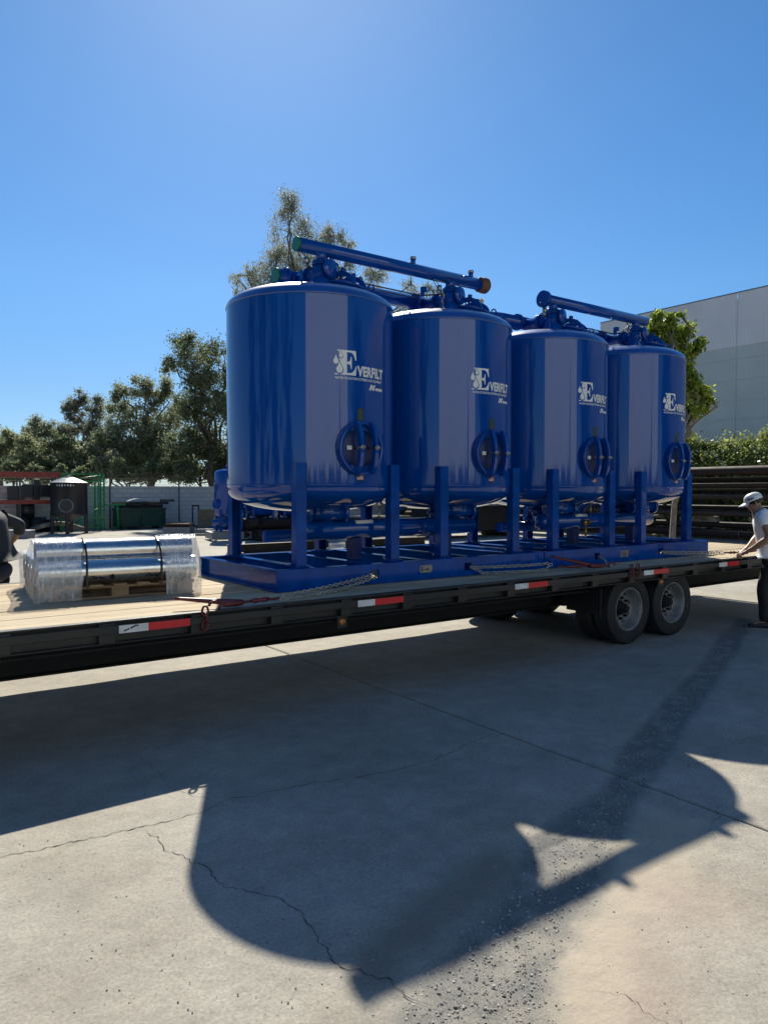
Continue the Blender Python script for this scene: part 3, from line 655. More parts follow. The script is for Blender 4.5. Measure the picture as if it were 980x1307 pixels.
    mb.tube([(0.0, 0.0, z(1.37)), (.0, -.02, z(1.30)), (0, 0, z(1.24))], .085, 16); mb.build('bottom_nozzle', BLUE2, root)
    mb = MB(); c = Vector((-.16, -.28, z(1.455))); mb.cyl(c, c + Vector((.30, -.10, -.0)), .075, 18); mb.cyl(c + Vector((.29, -.097, 0)), c + Vector((.325, -.108, 0)), .095, 18); mb.cyl(c, c + Vector((-.03, .01, 0)), .095, 18); mb.cyl(c + Vector((.12, -.04, .0)), c + Vector((.12, -.04, .13)), .055, 14)
    mb.build('drain_valve', BLUE, root)
    return root
t1 = make_tank('leftmost blue filter tank, the largest in view, nearest the foil rolls')
TX = (3.65, 5.255, 6.88, 8.50)
for X, lb in zip(TX[1:], ('second blue filter tank from the left, beside the pipe ending in a rusty wrapped coupling', 'third blue filter tank from the left, under the left end of the farther top pipe', 'rightmost blue filter tank, standing before the yellow-green tree')):
    c = copy_tree(t1); c.location.x = X; c['label'] = lb

# ------------------------------------------------------------------ pipework
def flange(mb, c, ax, r, t=.02, n=24, bolts=8):
    c = Vector(c); ax = Vector(ax).normalized(); mb.cyl(c - ax * t / 2, c + ax * t / 2, r, n)
    u = ax.orthogonal().normalized(); v = ax.cross(u)
    for k in range(bolts):
        a = 2 * pi * k / bolts; p = c + (u * cos(a) + v * sin(a)) * (r * .82); mb.cyl(p - ax * (t / 2 + .012), p + ax * (t / 2 + .012), .008, 6)
def manifold(xs, label, first):
    xa, xb = xs; o = Vector((xa, 6.03, 3.6)); root = thing('pipe_manifold', label, 'pipework', o + Vector((0, 0, DZ)), group='blue pipe manifolds on top of the tanks')
    def P(x, y, z_): return Vector((x, y, z_)) - o
    HY, HZ = 6.03, 3.925; r1 = .064; r2 = .078; LY, LZ = 6.50, 3.745
    e0, e1 = (xa - .25, xb + .50) if first else (xa - .14, xb + .20)
    mb = MB(); mb.cyl(P(e0, HY, HZ), P(e1, HY, HZ), r1, 32)
    for q in (e0 + 1.35, e0 + 2.15) if first else (): mb.cyl(P(q, HY, HZ + .05), P(q, HY, HZ + .105), .026, 16)
    for x in xs: mb.cyl(P(x, HY, HZ), P(x, HY, HZ - .13), .052, 24)
    hp = mb.build('header_pipe', BLUE, root)
    if first:
        mb = MB(); mb.cyl(P(e0 - .022, HY, HZ), P(e0 - .0005, HY, HZ), r1 + .003, 32); mb.build('green_end_cap', GREENCAP, hp)
        mb = MB(); mb.lathe([(r1 + .001, -.02), (r1 + .016, -.015), (r1 + .018, .0), (r1 + .016, .03), (r1 + .022, .035), (r1 + .022, .085), (r1 + .01, .10), (r1 - .01, .10)], 28, Matrix.Translation(P(e1 - .07, HY, HZ)) @ Matrix.Rotation(pi / 2, 4, 'Y')); mb.build('rusty_coupling', RUSTC, hp)
        for q in (e0 + 1.35, e0 + 2.15): MB().cyl(P(q, HY, HZ + .1055), P(q, HY, HZ + .13), .032, 16).build('vent_plug', STEEL, hp)
    else:
        mb = MB(); flange(mb, P(e0 - .012, HY, HZ), (1, 0, 0), .098, .022); flange(mb, P(e0 - .037, HY, HZ), (1, 0, 0), .098, .02, bolts=0); mb.build('blind_flange', BLUE2, hp)
        mb = MB(); mb.cyl(P(e1, HY, HZ), P(e1 + .012, HY, HZ), r1 * .98, 28); mb.build('pipe_end', BLUE2, hp)
    # lower supply pipe behind the header
    l0, l1 = (xa - .22, xb + .02) if first else (xa - .42, xb + .02)
    mb = MB(); mb.cyl(P(l0, LY, LZ), P(l1, LY, LZ), r2, 32)
    if not first:
        mb.tube([P(l0 + .01, LY, LZ)] + [P(l0 - .15 * sin(q * pi / 12), LY + .15 * (1 - cos(q * pi / 12)), LZ) for q in range(7)] + [P(l0 - .15, LY + .35, LZ)], r2, 24)
    lp = mb.build('supply_pipe', BLUE, root)
    if first: MB().cyl(P(l0 - .022, LY, LZ), P(l0 - .0005, LY, LZ), r2 + .003, 32).build('green_end_cap', GREENCAP, lp)
    for x in xs:
        mb = MB(); flange(mb, P(x, HY, HZ - .125), (0, 0, 1), .086, .018); flange(mb, P(x, HY, HZ - .147), (0, 0, 1), .086, .018)
        mb.lathe([(.05, .07), (.075, .055), (.10, .02), (.105, -.02), (.095, -.07), (.07, -.10), (.062, -.16)], 28, Matrix.Translation(P(x, HY, HZ - .215)))
        mb.cyl(P(x, HY - .10, HZ - .235), P(x, LY - .02, HZ - .20), .068, 24)
        flange(mb, P(x, HY + .18, HZ - .22), (0, 1, 0), .098, .018, bolts=10); flange(mb, P(x, HY + .203, HZ - .22), (0, 1, 0), .098, .018, bolts=10)
        flange(mb, P(x, HY, 3.60), (0, 0, 1), .10, .02); mb.cyl(P(x, HY, 3.54), P(x, HY, 3.6), .07, 20)
        v = mb.build('three_way_valve', BLUE2, root)
        mb = MB(); ax_ = Vector((.35, -.94, 0)).normalized(); flange(mb, P(x + .035, HY - .115, HZ - .205), ax_, .094, .022, 28, 10); mb.lathe([(.094, 0), (.085, .012), (.045, .022), (0, .024)], 28, Matrix.Translation(P(x + .035, HY - .115, HZ - .205) + ax_ * .011) @ ax_.to_track_quat('Z', 'Y').to_matrix().to_4x4()); mb.build('actuator_cover', BLUE, v)
        mb = MB(); mb.cyl(P(x - .17, HY - .02, HZ - .17), P(x - .17, HY - .02, HZ - .11), .026, 12); mb.cyl(P(x - .10, HY, HZ - .2), P(x - .2, HY - .02, HZ - .17), .016, 8); mb.build('pilot_fitting', STEEL, v); MB().cyl(P(x + .10, HY + .12, HZ - .23), P(x + .10, HY + .12, HZ - .12), .012, 8).build('pilot_stem', STEEL, v)
        # water tube looping from the pilot
        mb = MB(); mb.tube([P(x - .17, HY - .02, HZ - .11) + Vector((-.12 * sin(q * .42), -.05 * sin(q * .3), .06 * sin(q * .55) - .006 * q)) for q in range(9)], .004, 6); mb.build('pilot_tube', BLKPL, v)
    mb = MB(); mb.tube([P(xa + .15, HY + .10, HZ - .20), P(xa + .5, HY + .14, HZ - .19), P(xb - .3, HY + .14, HZ - .20), P(xb - .12, HY + .05, HZ - .18)], .008, 8)
    mb.tube([P(xa + .1, HY + .16, HZ - .22), P(xa + .6, HY + .19, HZ - .215), P(xb - .1, HY + .16, HZ - .23)], .006, 8); mb.build('control_line', BLKPL, root)
    mb = MB()
    mb.cyl(P(xb - .30, HY + .10, HZ - .22), P(xb - .30, HY + .10, HZ - .13), .022, 12); mb.box(P(xb - .30, HY + .08, HZ - .15), (.05, .05, .05)); mb.build('solenoid', BLUE2, root)
    for x in xs:
        mb = MB(); mb.tube([P(x + .05, HY + .25, HZ - .1), P(x + .12, HY + .12, HZ - .02), P(x + .2, HY + .02, HZ - .10), P(x + .17, HY - .06, HZ - .26), P(x + .08, HY - .12, HZ - .33)], .007, 6); mb.build('hose_loop', BLKPL, root)
        mb = MB(); c_ = P(x - .12, LY, LZ); flange(mb, c_, (1, 0, 0), r2 + .022, .04, 24, 4); mb.build('clamp_coupling', BLUE2, root)
        mb = MB(); c_ = P(x + .20, HY + .16, HZ - .235); mb.box(c_, (.09, .07, .08)); mb.cyl(c_ + Vector((0, 0, .04)), c_ + Vector((0, 0, .10)), .02, 10); mb.cyl(c_ + Vector((-.045, 0, 0)), c_ + Vector((-.15, -.03, .01)), .015, 8); mb.build('pilot_valve', BLUE2, root, bevel=.008)
        mb = MB(); mb.lathe([(.115, -.05), (.115, .02), (.09, .05), (.07, .09)], 24, Matrix.Translation(P(x, HY, 3.60))); mb.build('riser_flange', BLUE2, root)
    # air-release fitting and sight gauge on the head
    mb = MB(); g = P(xa + .43, HY - .02, 3.60); mb.cyl(g + Vector((0, 0, -.06)), g + Vector((0, 0, .08)), .008, 8); mb.lathe([(0, .012), (.03, .012), (.034, 0), (.03, -.012), (0, -.012)], 16, Matrix.Translation(g + Vector((0, 0, .11))) @ Matrix.Rotation(rad(70), 4, 'X')); mb.build('pressure_gauge', STEEL, root)
    mb = MB(); g = P(xb - .40, HY - .35, 3.62)
    for q in range(14): 
        c = g + Vector((.012 * sin(q), .01 * sin(q * 2), .02 - q * (.020 if first else .03))); mb.tube([c + Vector((.007 * cos(s * pi / 4), 0 if q % 2 else .007 * cos(s * pi / 4), .014 * sin(s * pi / 4))) for s in range(8)], .0025, 4, closed=True)
    mb.build('tether_chain', CHAIN, root)
    return root
manifold(TX[:2], 'blue top pipes with green end caps over the two left tanks', True)
manifold(TX[2:], 'blue top pipes with bolted blind flange over the two right tanks', False)

def bottom_pipe(xs, label, k):
    xa, xb = xs; o = Vector((xa, 6.23, SKT)); root = thing('drain_manifold', label, 'pipework', o + Vector((0, 0, DZ)), group='blue drain pipes under the tanks'); P = lambda x, y, z_: Vector((x, y, z_)) - o
    mb = MB(); mb.cyl(P(xa - .22, 6.0, 1.285), P(xb + .25, 6.0, 1.285), .092, 32)
    mb.lathe([(.092, 0), (.088, .025), (.06, .05), (0, .06)], 28, Matrix.Translation(P(xb + .25, 6.0, 1.285)) @ Matrix.Rotation(pi / 2, 4, 'Y')); mb.lathe([(.092, 0), (.088, .025), (.06, .05), (0, .06)], 28, Matrix.Translation(P(xa - .22, 6.0, 1.285)) @ Matrix.Rotation(-pi / 2, 4, 'Y'))
    bp_ = mb.build('drain_pipe', BLUE, root)
    for x in xs:
        mb = MB(); mb.cyl(P(x, 6.2, 1.30), P(x, 6.05, 1.29), .07, 20); mb.cyl(P(x + .02, 6.0, 1.36), P(x + .02, 6.0, 1.43), .075, 20)
        flange(mb, P(x + .02, 6.0, 1.44), (0, 0, 1), .11, .03, 24, 8); mb.tube([P(x + .02, 6.0, 1.45), P(x + .02, 6.02, 1.50), P(x + .0, 6.1, 1.55)], .075, 18); mb.build('branch_valve', BLUE2, root)
    mb = MB(); mb.cyl(P(xa - .3, 6.62, 1.20), P(xb + .3, 6.62, 1.20), .06, 24); mb.build('rear_pipe', BLUE2, root)
    for x in (xa + .25, xb - .35):
        mb = MB(); mb.tube([P(x, 6.62, 1.2), P(x, 6.62, 1.42), P(x, 6.5, 1.50), P(x - .05, 6.3, 1.50)], .045, 14); mb.build('riser_elbow', BLUE2, root)
        mb = MB(); flange(mb, P(x, 6.62, 1.30), (0, 0, 1), .08, .03, 20, 6); mb.build('riser_flange', BLUE2, root)
    for x in (xa + .35, xb - .1):
        MB().bb(*(lambda p: (p.x - .05, p.x + .05, p.y - .06, p.y + .06, .002, .20))(P(x, 6.0, SKT))).build('pipe_support', DKBLUE, root, bevel=.003)
    mb = MB(); g = P(xa + .60, 5.93, 1.36); mb.cyl(g, g + Vector((0, 0, .13)), .008, 8); mb.lathe([(0, .014), (.034, .014), (.038, 0), (.034, -.014), (0, -.014)], 20, Matrix.Translation(g + Vector((0, 0, .165))) @ Matrix.Rotation(rad(80), 4, 'X')); mb.build('pressure_gauge', STEEL, root)
    MB().cyl(P(xa + .32, 5.935, 1.352), P(xa + .52, 5.935, 1.352), .020, 10).build('pipe_label', WHITEV, root)
    g = P(xa + .42, 5.86, 1.22)
    if k:
        mb = MB(); mb.cyl(g + Vector((-.04, 0, .05)), g + Vector((.05, 0, .05)), .022, 12); mb.cyl(g, g + Vector((0, 0, .05)), .014, 8); mb.box(g + Vector((.0, -.01, .085)), (.10, .02, .008)); mb.cyl(g + Vector((.05, 0, .05)), g + Vector((.07, 0, .05)), .028, 6); mb.build('brass_valve', BRASS, root)
        MB().cyl(g + Vector((0, 0, -.13)), g, .014, 8).build('valve_stem', BRASS, root)
bottom_pipe(TX[:2], 'blue drain pipe low under the two left tanks', 0)
bottom_pipe(TX[2:], 'blue drain pipe with brass valve low under the two right tanks', 1)

# ------------------------------------------------------------------ warehouses
def warehouse(x, y0, y1, h, depth, facing, label, joints, bands, mats, name='warehouse'):
    # facing: outward normal of the long wall, 'x-' (wall plane X=x) or 'y+' (wall plane Y=x)
    root = thing(name, label, 'warehouse', (x, y0, 0) if facing == 'x-' else (y0, x, 0))
    def T(a, d, z): return (d, a - y0, z) if facing == 'x-' else (a - y0, -d, z)
    def blk(mb, a0, a1, d0, d1, z0, z1):
        p, q = T(a0, d0, z0), T(a1, d1, z1); mb.bb(min(p[0], q[0]), max(p[0], q[0]), min(p[1], q[1]), max(p[1], q[1]), z0, z1)
    mb = MB(); blk(mb, y0 + .02, y1 - .02, .021, depth, 0, h - .25); mb.build('core_wall', mats[0], root)
    mb = MB(); blk(mb, y0 + .3, y1 - .3, .3, depth - .3, h - .249, h - .2); mb.build('roof', ROOF, root)
    js = [y0] + joints + [y1]
    for i in range(len(js) - 1):
        for k in range(len(bands) - 1):
            mb = MB(); blk(mb, js[i] + .02, js[i + 1] - .02, 0, .02, bands[k] + (.04 if k else 0), bands[k + 1])
            mb.build('wall_panel', mats[1] if (bands[k] + bands[k + 1]) / 2 > mats[3] else mats[2], root)
    mb = MB(); blk(mb, y0, y1, -.012, .2, h + .0005, h + .05); mb.build('parapet_cap', GREYM, root)
    return root
warehouse(30, -30, 23.3, 9.9, 40, 'x-', 'grey two-tone tilt-up warehouse behind the hedge at the right', [-20.6, -13.2, -5.8, 1.6, 9.0, 16.4],
          [0, 2.95, 3.8, 4.65, 5.42, 6.28, 7.14, 7.66, 9.9], (WALLL, WALLU, WALLL, 7.5))
wb = warehouse(-31, -24, 17, 18.0, 30, 'y+', 'white tilt-up warehouse behind the photographer mirrored in the tanks', [-17, -10, -3, 4, 11], [0, 3.2, 7.5, 12.5, 18.0], (WALLW, WALLW, WALLW, 5))
for k, x in enumerate((-20, -13.5, 1, 7.5)):
    MB().bb(x - 1.8 + 24, x + 1.8 + 24, .001, .05, 0, 3.1).build('dock_door', GREYM, wb)

# ------------------------------------------------------------------ block wall and razor wire
bw = thing('block_wall', 'long grey concrete block wall closing the back of the yard', 'wall', (0, 34.3, 0))
x = -26.0
while x < 28:
    mb = MB(); mb.bb(x + .006, x + 4.8 - .006, 0, .2, 0, 1.86); mb.bb(x + .006, x + 4.8 - .006, -.012, .212, 1.8605, 1.92); mb.build('wall_panel', BLOCK, bw)
    x += 4.8
rz = thing('razor_wire_fence', 'coiled razor wire on thin posts along the top of the block wall', 'razor wire', (0, 34.2, 0))
x = -25.6
while x < 28:
    mb = MB(); mb.cyl((x, -.04, .0), (x, -.04, 2.25), .03, 8); mb.cyl((x, -.04, 2.25), (x, -.3, 2.55), .02, 6); mb.build('post', GALV, rz); x += 3.2
for zz in (1.99, 2.12, 2.25):
    mb = MB(); mb.cyl((-25.6, -.04, zz), (27, -.04, zz), .007, 5); mb.build('wire', GALV, rz)
mb = MB(); pts = []
for q in range(52 * 36):
    a = q * 2 * pi / 12; pts.append((-25.6 + q * .028, .02 + .24 * cos(a), 2.33 + .21 * sin(a)))
mb.tube(pts, .006, 3, smooth=False); mb.build('razor_coil', GALV, rz)

# ------------------------------------------------------------------ vegetation
def leaves(clumps, n, size, aspect, seed, droop=0.0, flat=0.0):
    """leaf quads scattered through clumps = [(centre, radius, weight)]"""
    rnd = random.Random(seed); vs = []; fs = []; tone = []
    W = [c[2] for c in clumps]; pick = rnd.choices(range(len(clumps)), weights=W, k=n)
    ct = [rnd.random() for _ in clumps]
    for ci in pick:
        c, r, _ = clumps[ci]
        d = Vector((rnd.gauss(0, 1), rnd.gauss(0, 1), rnd.gauss(0, .8))); d *= r * min(1.3, abs(rnd.gauss(0, .6)) + .15) / (d.length + 1e-6)
        p = c + d; p.z -= droop * abs(rnd.gauss(0, 1)) * r
        u = Vector((rnd.gauss(0, 1), rnd.gauss(0, 1), rnd.gauss(0, 1) - droop * 2.2)).normalized()
        v = u.cross(Vector((rnd.gauss(0, 1), rnd.gauss(0, 1), rnd.gauss(0, 1)))).normalized()
        s = size * rnd.uniform(.6, 1.35); a = u * s * .5; b = v * s * .5 * aspect; o = len(vs)
        vs += [p - a, p + b * 1.0 - a * .1, p + a, p - b - a * .1]; fs.append((o, o + 1, o + 2, o + 3))
        t = max(0, min(1, ct[ci] * .55 + rnd.random() * .45)); tone += [t] * 4
    return vs, fs, tone
def leafobj(name, geo, m, parent):
    vs, fs, tone = geo; me = bpy.data.meshes.new(name); me.from_pydata([tuple(v) for v in vs], [], fs); me.materials.append(m)
    a = me.attributes.new('tone', 'FLOAT', 'POINT'); a.data.foreach_set('value', tone); me.update(); return obj(name, me, parent)
def limb(mb, a, b, r0, r1, rnd, wob=.06):
    n = 6; L = (b - a).length; pts = [a.lerp(b, i / n) + (Vector((rnd.gauss(0, 1), rnd.gauss(0, 1), rnd.gauss(0, .5))) * L * wob * (0 < i < n)) for i in range(n + 1)]
    mb.tube(pts, r0, 6, radii=[r0 + (r1 - r0) * i / n for i in range(n + 1)])
def tree(label, px, d, blobs, n, size, leafm, seed, name='tree', base=None, aspect=.35, droop=0.0, trunk_r=.22, barkm=None, group=None, sub=14, cf=1.0):
    """blobs: (px, py, radius in px) of the crown's masses as they stand at forward distance d"""
    rnd = random.Random(seed); k = d / FPX
    b0 = at(px, 640, d); b0.z = 0
    root = thing(name, label, 'tree', b0, group=group); clumps = []; mb = MB(); top = min(b[1] for b in blobs)
    hub = Vector((0, 0, (HC + (627 - (sorted(b[1] for b in blobs)[len(blobs) // 2])) * k) * .62)); hub.x += rnd.gauss(0, .2)
    limb(mb, Vector((0, 0, -.1)), hub, trunk_r, trunk_r * .6, rnd, .025)
    for bx, by, br in blobs:
        c = at(bx, by, d) - b0; R_ = br * k; c += FH * rnd.uniform(-.6, .6) * R_ * 1.2
        limb(mb, hub + Vector((0, 0, rnd.uniform(-.3, .2) * hub.z * .4)), c, trunk_r * .42, .03, rnd)
        for q in range(sub):
            dd = Vector((rnd.gauss(0, 1), rnd.gauss(0, 1), rnd.gauss(0, 1))); dd *= R_ * rnd.uniform(.35, .95) / dd.length
            cc = c + dd; cr = R_ * rnd.uniform(.3, .62) * cf; clumps.append((cc, cr, cr ** 2 * rnd.uniform(.5, 1.5)))
            if q % 2 == 0: limb(mb, c, cc, .035, .012, rnd, .04)
    mb.build('trunk', barkm or BARK, root)
    leafobj('crown', leaves(clumps, n, size, aspect, seed, droop), leafm, root); return root
G = 'trees beyond the block wall'
tree('tall eucalyptus rising behind the top pipes of the left tanks', 372, 41, [(376, 268, 22), (372, 300, 30), (352, 330, 28), (395, 325, 36), (428, 305, 22), (446, 312, 12), (350, 365, 30), (318, 355, 20), (300, 352, 10), (308, 375, 14), (400, 365, 34), (440, 345, 24), (478, 352, 18), (370, 400, 40), (470, 372, 16), (525, 362, 12), (548, 372, 12), (520, 392, 14), (590, 395, 14), (610, 385, 8), (400, 440, 50), (345, 440, 45), (450, 420, 40)], 62000, .15, LEAF_EUC, 21, name='eucalyptus_tree', droop=.55, aspect=.26, trunk_r=.3, barkm=BRANCH, group=G)
tree('dark green tree reaching up beside the leftmost blue tank', 268, 39, [(235, 440, 22), (262, 445, 24), (222, 462, 16), (250, 475, 30), (285, 470, 24), (270, 510, 32), (245, 520, 26), (300, 520, 30), (262, 560, 32), (290, 575, 30), (236, 575, 24)], 36000, .14, LEAF_DK, 22, droop=.15, aspect=.45, group=G)
tree('round olive tree with dark limbs left of the tall dark one', 187, 43, [(180, 492, 18), (205, 500, 18), (160, 505, 16), (190, 525, 26), (150, 530, 20), (222, 530, 18), (170, 560, 28), (210, 560, 26), (140, 565, 20), (190, 590, 28), (225, 590, 18)], 36000, .14, LEAF_OL, 23, aspect=.45, group=G)
tree('grey green tree with an open crown above the black tank', 112, 45, [(105, 512, 14), (92, 520, 12), (122, 520, 14), (100, 545, 20), (128, 550, 18), (82, 548, 13), (110, 580, 24), (135, 585, 16), (85, 585, 16)], 26000, .14, LEAF_EUC, 24, aspect=.4, group=G)
tree('low bushy green tree above the red rack', 52, 48, [(52, 545, 14), (38, 552, 12), (66, 550, 14), (50, 570, 20), (75, 575, 18), (25, 572, 16), (60, 600, 22), (30, 600, 18)], 24000, .14, LEAF_OL, 25, aspect=.45, group=G)
tree('pale low tree at the left edge beyond the wall', 2, 50, [(5, 560, 14), (-12, 555, 14), (12, 578, 16), (-10, 585, 20), (10, 600, 16), (-40, 560, 20), (-40, 590, 25)], 17000, .15, LEAF_OL, 26, aspect=.45, group=G)
tree('dark bush hanging over the razor wire behind the green dumpster', 165, 38, [(130, 597, 14), (160, 600, 14), (190, 600, 14), (215, 598, 13), (240, 600, 13), (100, 602, 10)], 20000, .14, LEAF_DK, 27, name='bush', aspect=.5, group=G, trunk_r=.1)
tree('dark bush behind the wall above the red rack', 40, 39, [(15, 600, 12), (45, 602, 11), (75, 603, 9), (-15, 600, 14)], 12000, .14, LEAF_DK, 28, name='bush', aspect=.5, group=G, trunk_r=.1)
tree('dark tree mostly hidden behind the second and third blue tanks', 600, 44, [(600, 480, 30), (640, 500, 30), (570, 520, 40), (620, 560, 40), (670, 560, 40), (540, 580, 40), (720, 580, 40), (580, 610, 25), (640, 612, 25)], 22000, .2, LEAF_DK, 29, aspect=.5, group=G, trunk_r=.25)
tree('yellow green maple-like tree in front of the grey warehouse wall', 858, 19, [(836, 405, 8), (832, 420, 10), (852, 408, 8), (866, 402, 5), (848, 428, 14), (872, 428, 13), (888, 440, 9), (842, 450, 14), (866, 452, 15), (884, 448, 8), (858, 478, 15), (878, 478, 9), (866, 505, 12), (885, 510, 9), (900, 505, 8), (908, 512, 5), (862, 525, 10), (845, 500, 16), (850, 545, 16), (835, 575, 18), (876, 490, 12), (870, 465, 14), (856, 442, 13), (893, 498, 9), (880, 525, 10), (850, 420, 10), (898, 520, 8)], 13000, .11, LEAF_YG, 31, sub=20, cf=1.45, aspect=.75, trunk_r=.09, barkm=BRANCH)
for q, (bx, by, bd, lm, lb) in enumerate(((20, 585, 42, LEAF_OL, 'olive scrub behind the wall at the far left'), (80, 588, 41, LEAF_DK, 'dark scrub behind the wall over the black tank'), (140, 585, 41, LEAF_OL, 'olive scrub behind the wall left of the green dumpster'), (200, 586, 42, LEAF_OL, 'olive scrub behind the wall over the green dumpster'), (262, 590, 40, LEAF_DK, 'dark scrub behind the wall beside the small blue tank'), (330, 588, 40, LEAF_DK, 'dark scrub behind the wall hidden by the nearest tank'))):
    tree(lb, bx, bd, [(bx + dx, by + dy, 17) for dx, dy in ((-28, -4), (-10, -22), (12, -18), (30, -6), (-18, 14), (6, 8), (24, 18))], 15000, .15, lm, 60 + q, name='bush', aspect=.5, group=G, trunk_r=.1)
# hedge along the warehouse
random.seed(40)
hg = thing('hedge', 'tall leafy green hedge behind the pipe racks at the right', 'hedge', (25.5, 12, 0)); cl = []
y = -1.0
while y < 22:
    for q in range(7):
        z = random.uniform(.3, 3.05); cl.append((Vector((random.uniform(-.8, .7), y + random.uniform(-.3, .3), z)), random.uniform(.3, .55), 1.0))
    cl.append((Vector((random.uniform(-.4, .2), y, 3.25 + .35 * noise.noise((y * .9, 0, 0)) + random.uniform(-.1, .25))), random.uniform(.25, .45), 1.3)); cl.append((Vector((random.uniform(-.7, .0), y, 2.9)), .4, 1.2)); y += .33
leafobj('hedge_foliage', leaves(cl, 110000, .13, .62, 41), LEAF_HG, hg)
mb = MB(); mb.bb(-.2, .45, -1, 22, 0, 2.5); mb.build('hedge_core', LEAF_DK, hg)
mb = MB(); rnd = random.Random(4)
for k in range(11): y = -.6 + k * 2.1; limb(mb, Vector((0, y, 0)), Vector((rnd.uniform(-.3, .3), y + .3, 3.0)), .05, .02, rnd)
mb.build('stems', BARK, hg)
for q, (X_, Y_, H_, lb) in enumerate(((-34, 10, 19, 'unseen broad dark tree added at the left to darken the tank reflections, nearest'), (-36, -2, 20, 'unseen broad dark tree added at the left to darken the tank reflections, middle'), (-33, -14, 17, 'unseen broad dark tree added at the left to darken the tank reflections, by the white warehouse'), (-36, 24, 14, 'unseen broad dark tree added at the left to darken the tank reflections, farthest'), (26, -27, 12, 'unseen broad dark tree added right of the white warehouse to darken the tank reflections'), (34, -20, 9, 'unseen lower dark tree added behind at the right to darken the tank reflections'))):  # unseen trees, added to put dark bands into the tank reflections
    rt_ = thing('tree', lb, 'tree', (X_, Y_, 0)); rnd = random.Random(q); mb = MB(); limb(mb, Vector((0, 0, 0)), Vector((0, 0, 6)), .35, .2, rnd, .02); mb.build('trunk', BARK, rt_)
    leafobj('crown', leaves([(Vector((rnd.gauss(0, 1.9), rnd.gauss(0, 2.4), rnd.uniform(2.5, H_))), rnd.uniform(.8, 1.8), 1) for _ in range(70)], 15000, .45, .6, 90 + q), LEAF_SH, rt_)
random.seed(50)
sh = thing('shrub_row', 'uneven row of dark shrubs along the foot of the white warehouse', 'shrubs', (-3, -26, 0)); cl = []
for k in range(60):
    x_ = -20 + k * .66; hh = 2.5 + 1.2 * noise.noise((x_ * .12, 4, 0)) + random.uniform(-.1, .1)
    zz = .4
    while zz < hh: cl.append((Vector((x_ + random.uniform(-.25, .25), random.uniform(-.6, .6), zz)), random.uniform(.5, .8), 1)); zz += .55
leafobj('shrub_foliage', leaves(cl, 22000, .26, .6, 51), LEAF_DK, sh)
cy = thing('cypress', 'slim dark cypress before the white warehouse', 'tree', (8.6, -26.5, 0)); leafobj('crown', leaves([(Vector((0, 0, z_ * .5)), .65 * (1 - z_ / 20), 1) for z_ in range(1, 18)], 5000, .25, .5, 77), LEAF_DK, cy)

# ------------------------------------------------------------------ pipe rack at the right
rk = thing('pipe_rack', 'outdoor steel rack in front of the hedge loaded with brown pipes', 'pipe rack', (22.3, 7, 0))
for y in (10.45, 7.2, 15.2, 20.0):
    yy = y - 7; mb = MB(); mb.bb(.55, .75, yy - .07, yy + .07, 0, 2.72); post = mb.build('upright', CREAM, rk, bevel=.01)
    for z in (.24, .90, 1.42, 1.785, 2.18):
        MB().prism([(0, 0), (-.62, .05), (-.62, .12), (-.58, .12), (-.58, .065), (0, .10), (0, -.22)][:7], (.549, yy - .04, z - .12), (1, 0, 0), (0, 0, 1), (0, 1, 0), .08).build('arm', CREAM, post)
def pipe(x, z, y0, y1, r, m, label, hollow=True):
    mb = MB(); c = Vector((x, (y0 + y1) / 2, z)); h = (y1 - y0) / 2
    prof = [(r, -h), (r, h), (r * .88, h), (r * .88, -h), (r, -h)]
    mb.lathe(prof, 16, Matrix.Rotation(-pi / 2, 4, 'X')); o = mb.build('steel_pipe', m); o.location = c; return tag(o, label, 'pipe', 'steel pipes on the outdoor rack')
PR = [(22.15, .13, .37, 9.9, 30, RUST, 'large brown pipe on the lowest rack arms'), (22.42, .12, .36, 9.6, 30, RUST2, 'grey brown pipe tucked behind the lowest large one'),
      (22.1, .085, .99, 9.4, 29, RUST2, 'grey brown pipe on the second rack level'), (22.35, .08, .985, 9.0, 29, RUST, 'slim pipe at the back of the second rack level'),
      (22.15, .095, 1.52, 8.6, 30, RUST2, 'brown pipe on the third rack level'), (22.42, .09, 1.515, 8.2, 30, RUST, 'back pipe of the third rack level'),
      (22.15, .085, 1.87, 8.3, 30, RUST, 'brown pipe on the fourth rack level'), (22.42, .07, 1.86, 7.8, 30, RUST, 'slim back pipe of the fourth rack level'),
      (22.1, .14, 2.32, 7.6, 30, RUST, 'large dark pipe on the top rack level'), (22.42, .12, 2.30, 6.9, 30, RUST2, 'back pipe of the top rack level'),
      (22.45, .10, .62, 8.8, 29, RUST, 'dark pipe resting over the lowest pair'), (22.5, .085, 1.16, 8.9, 29, RUST, 'dark pipe resting over the second level'), (22.46, .06, 1.70, 8.1, 29, RUST2, 'thin pipe between the third and fourth levels'), (22.48, .075, 2.05, 7.9, 29, RUST, 'thin dark pipe below the top level')]
for x, r, z, y0, y1, m, lb in PR: pipe(x, z, y0, y1, r, m, lb)
for y, z in ((9.15, 2.62), (9.6, .6)):
    pass
mb = MB(); mb.tube([(.15 * cos(a * pi / 12), 0, .15 * sin(a * pi / 12)) for a in range(24)], .018, 6, closed=True); o = mb.build('pipe_clamp', GALV); o.location = (22.15, 11.9, .37); tag(o, 'dark ring clamp round the lowest large pipe', 'clamp')
random.seed(61)
mb = MB(); mb.prism([(-.7, 0), (-.5, .42), (.2, .5), (.75, .38), (.7, .1), (.2, -.05), (-.2, .1)], (0, 0, 0), (0, 1, 0), (0, 0, 1), (1, 0, 0), .3); o = mb.build('scrap_bracket', CREAM, bevel=.03); o.location = (22.4, 13.4, .46); tag(o, 'weathered cream bracket lying below the second rack level', 'bracket')
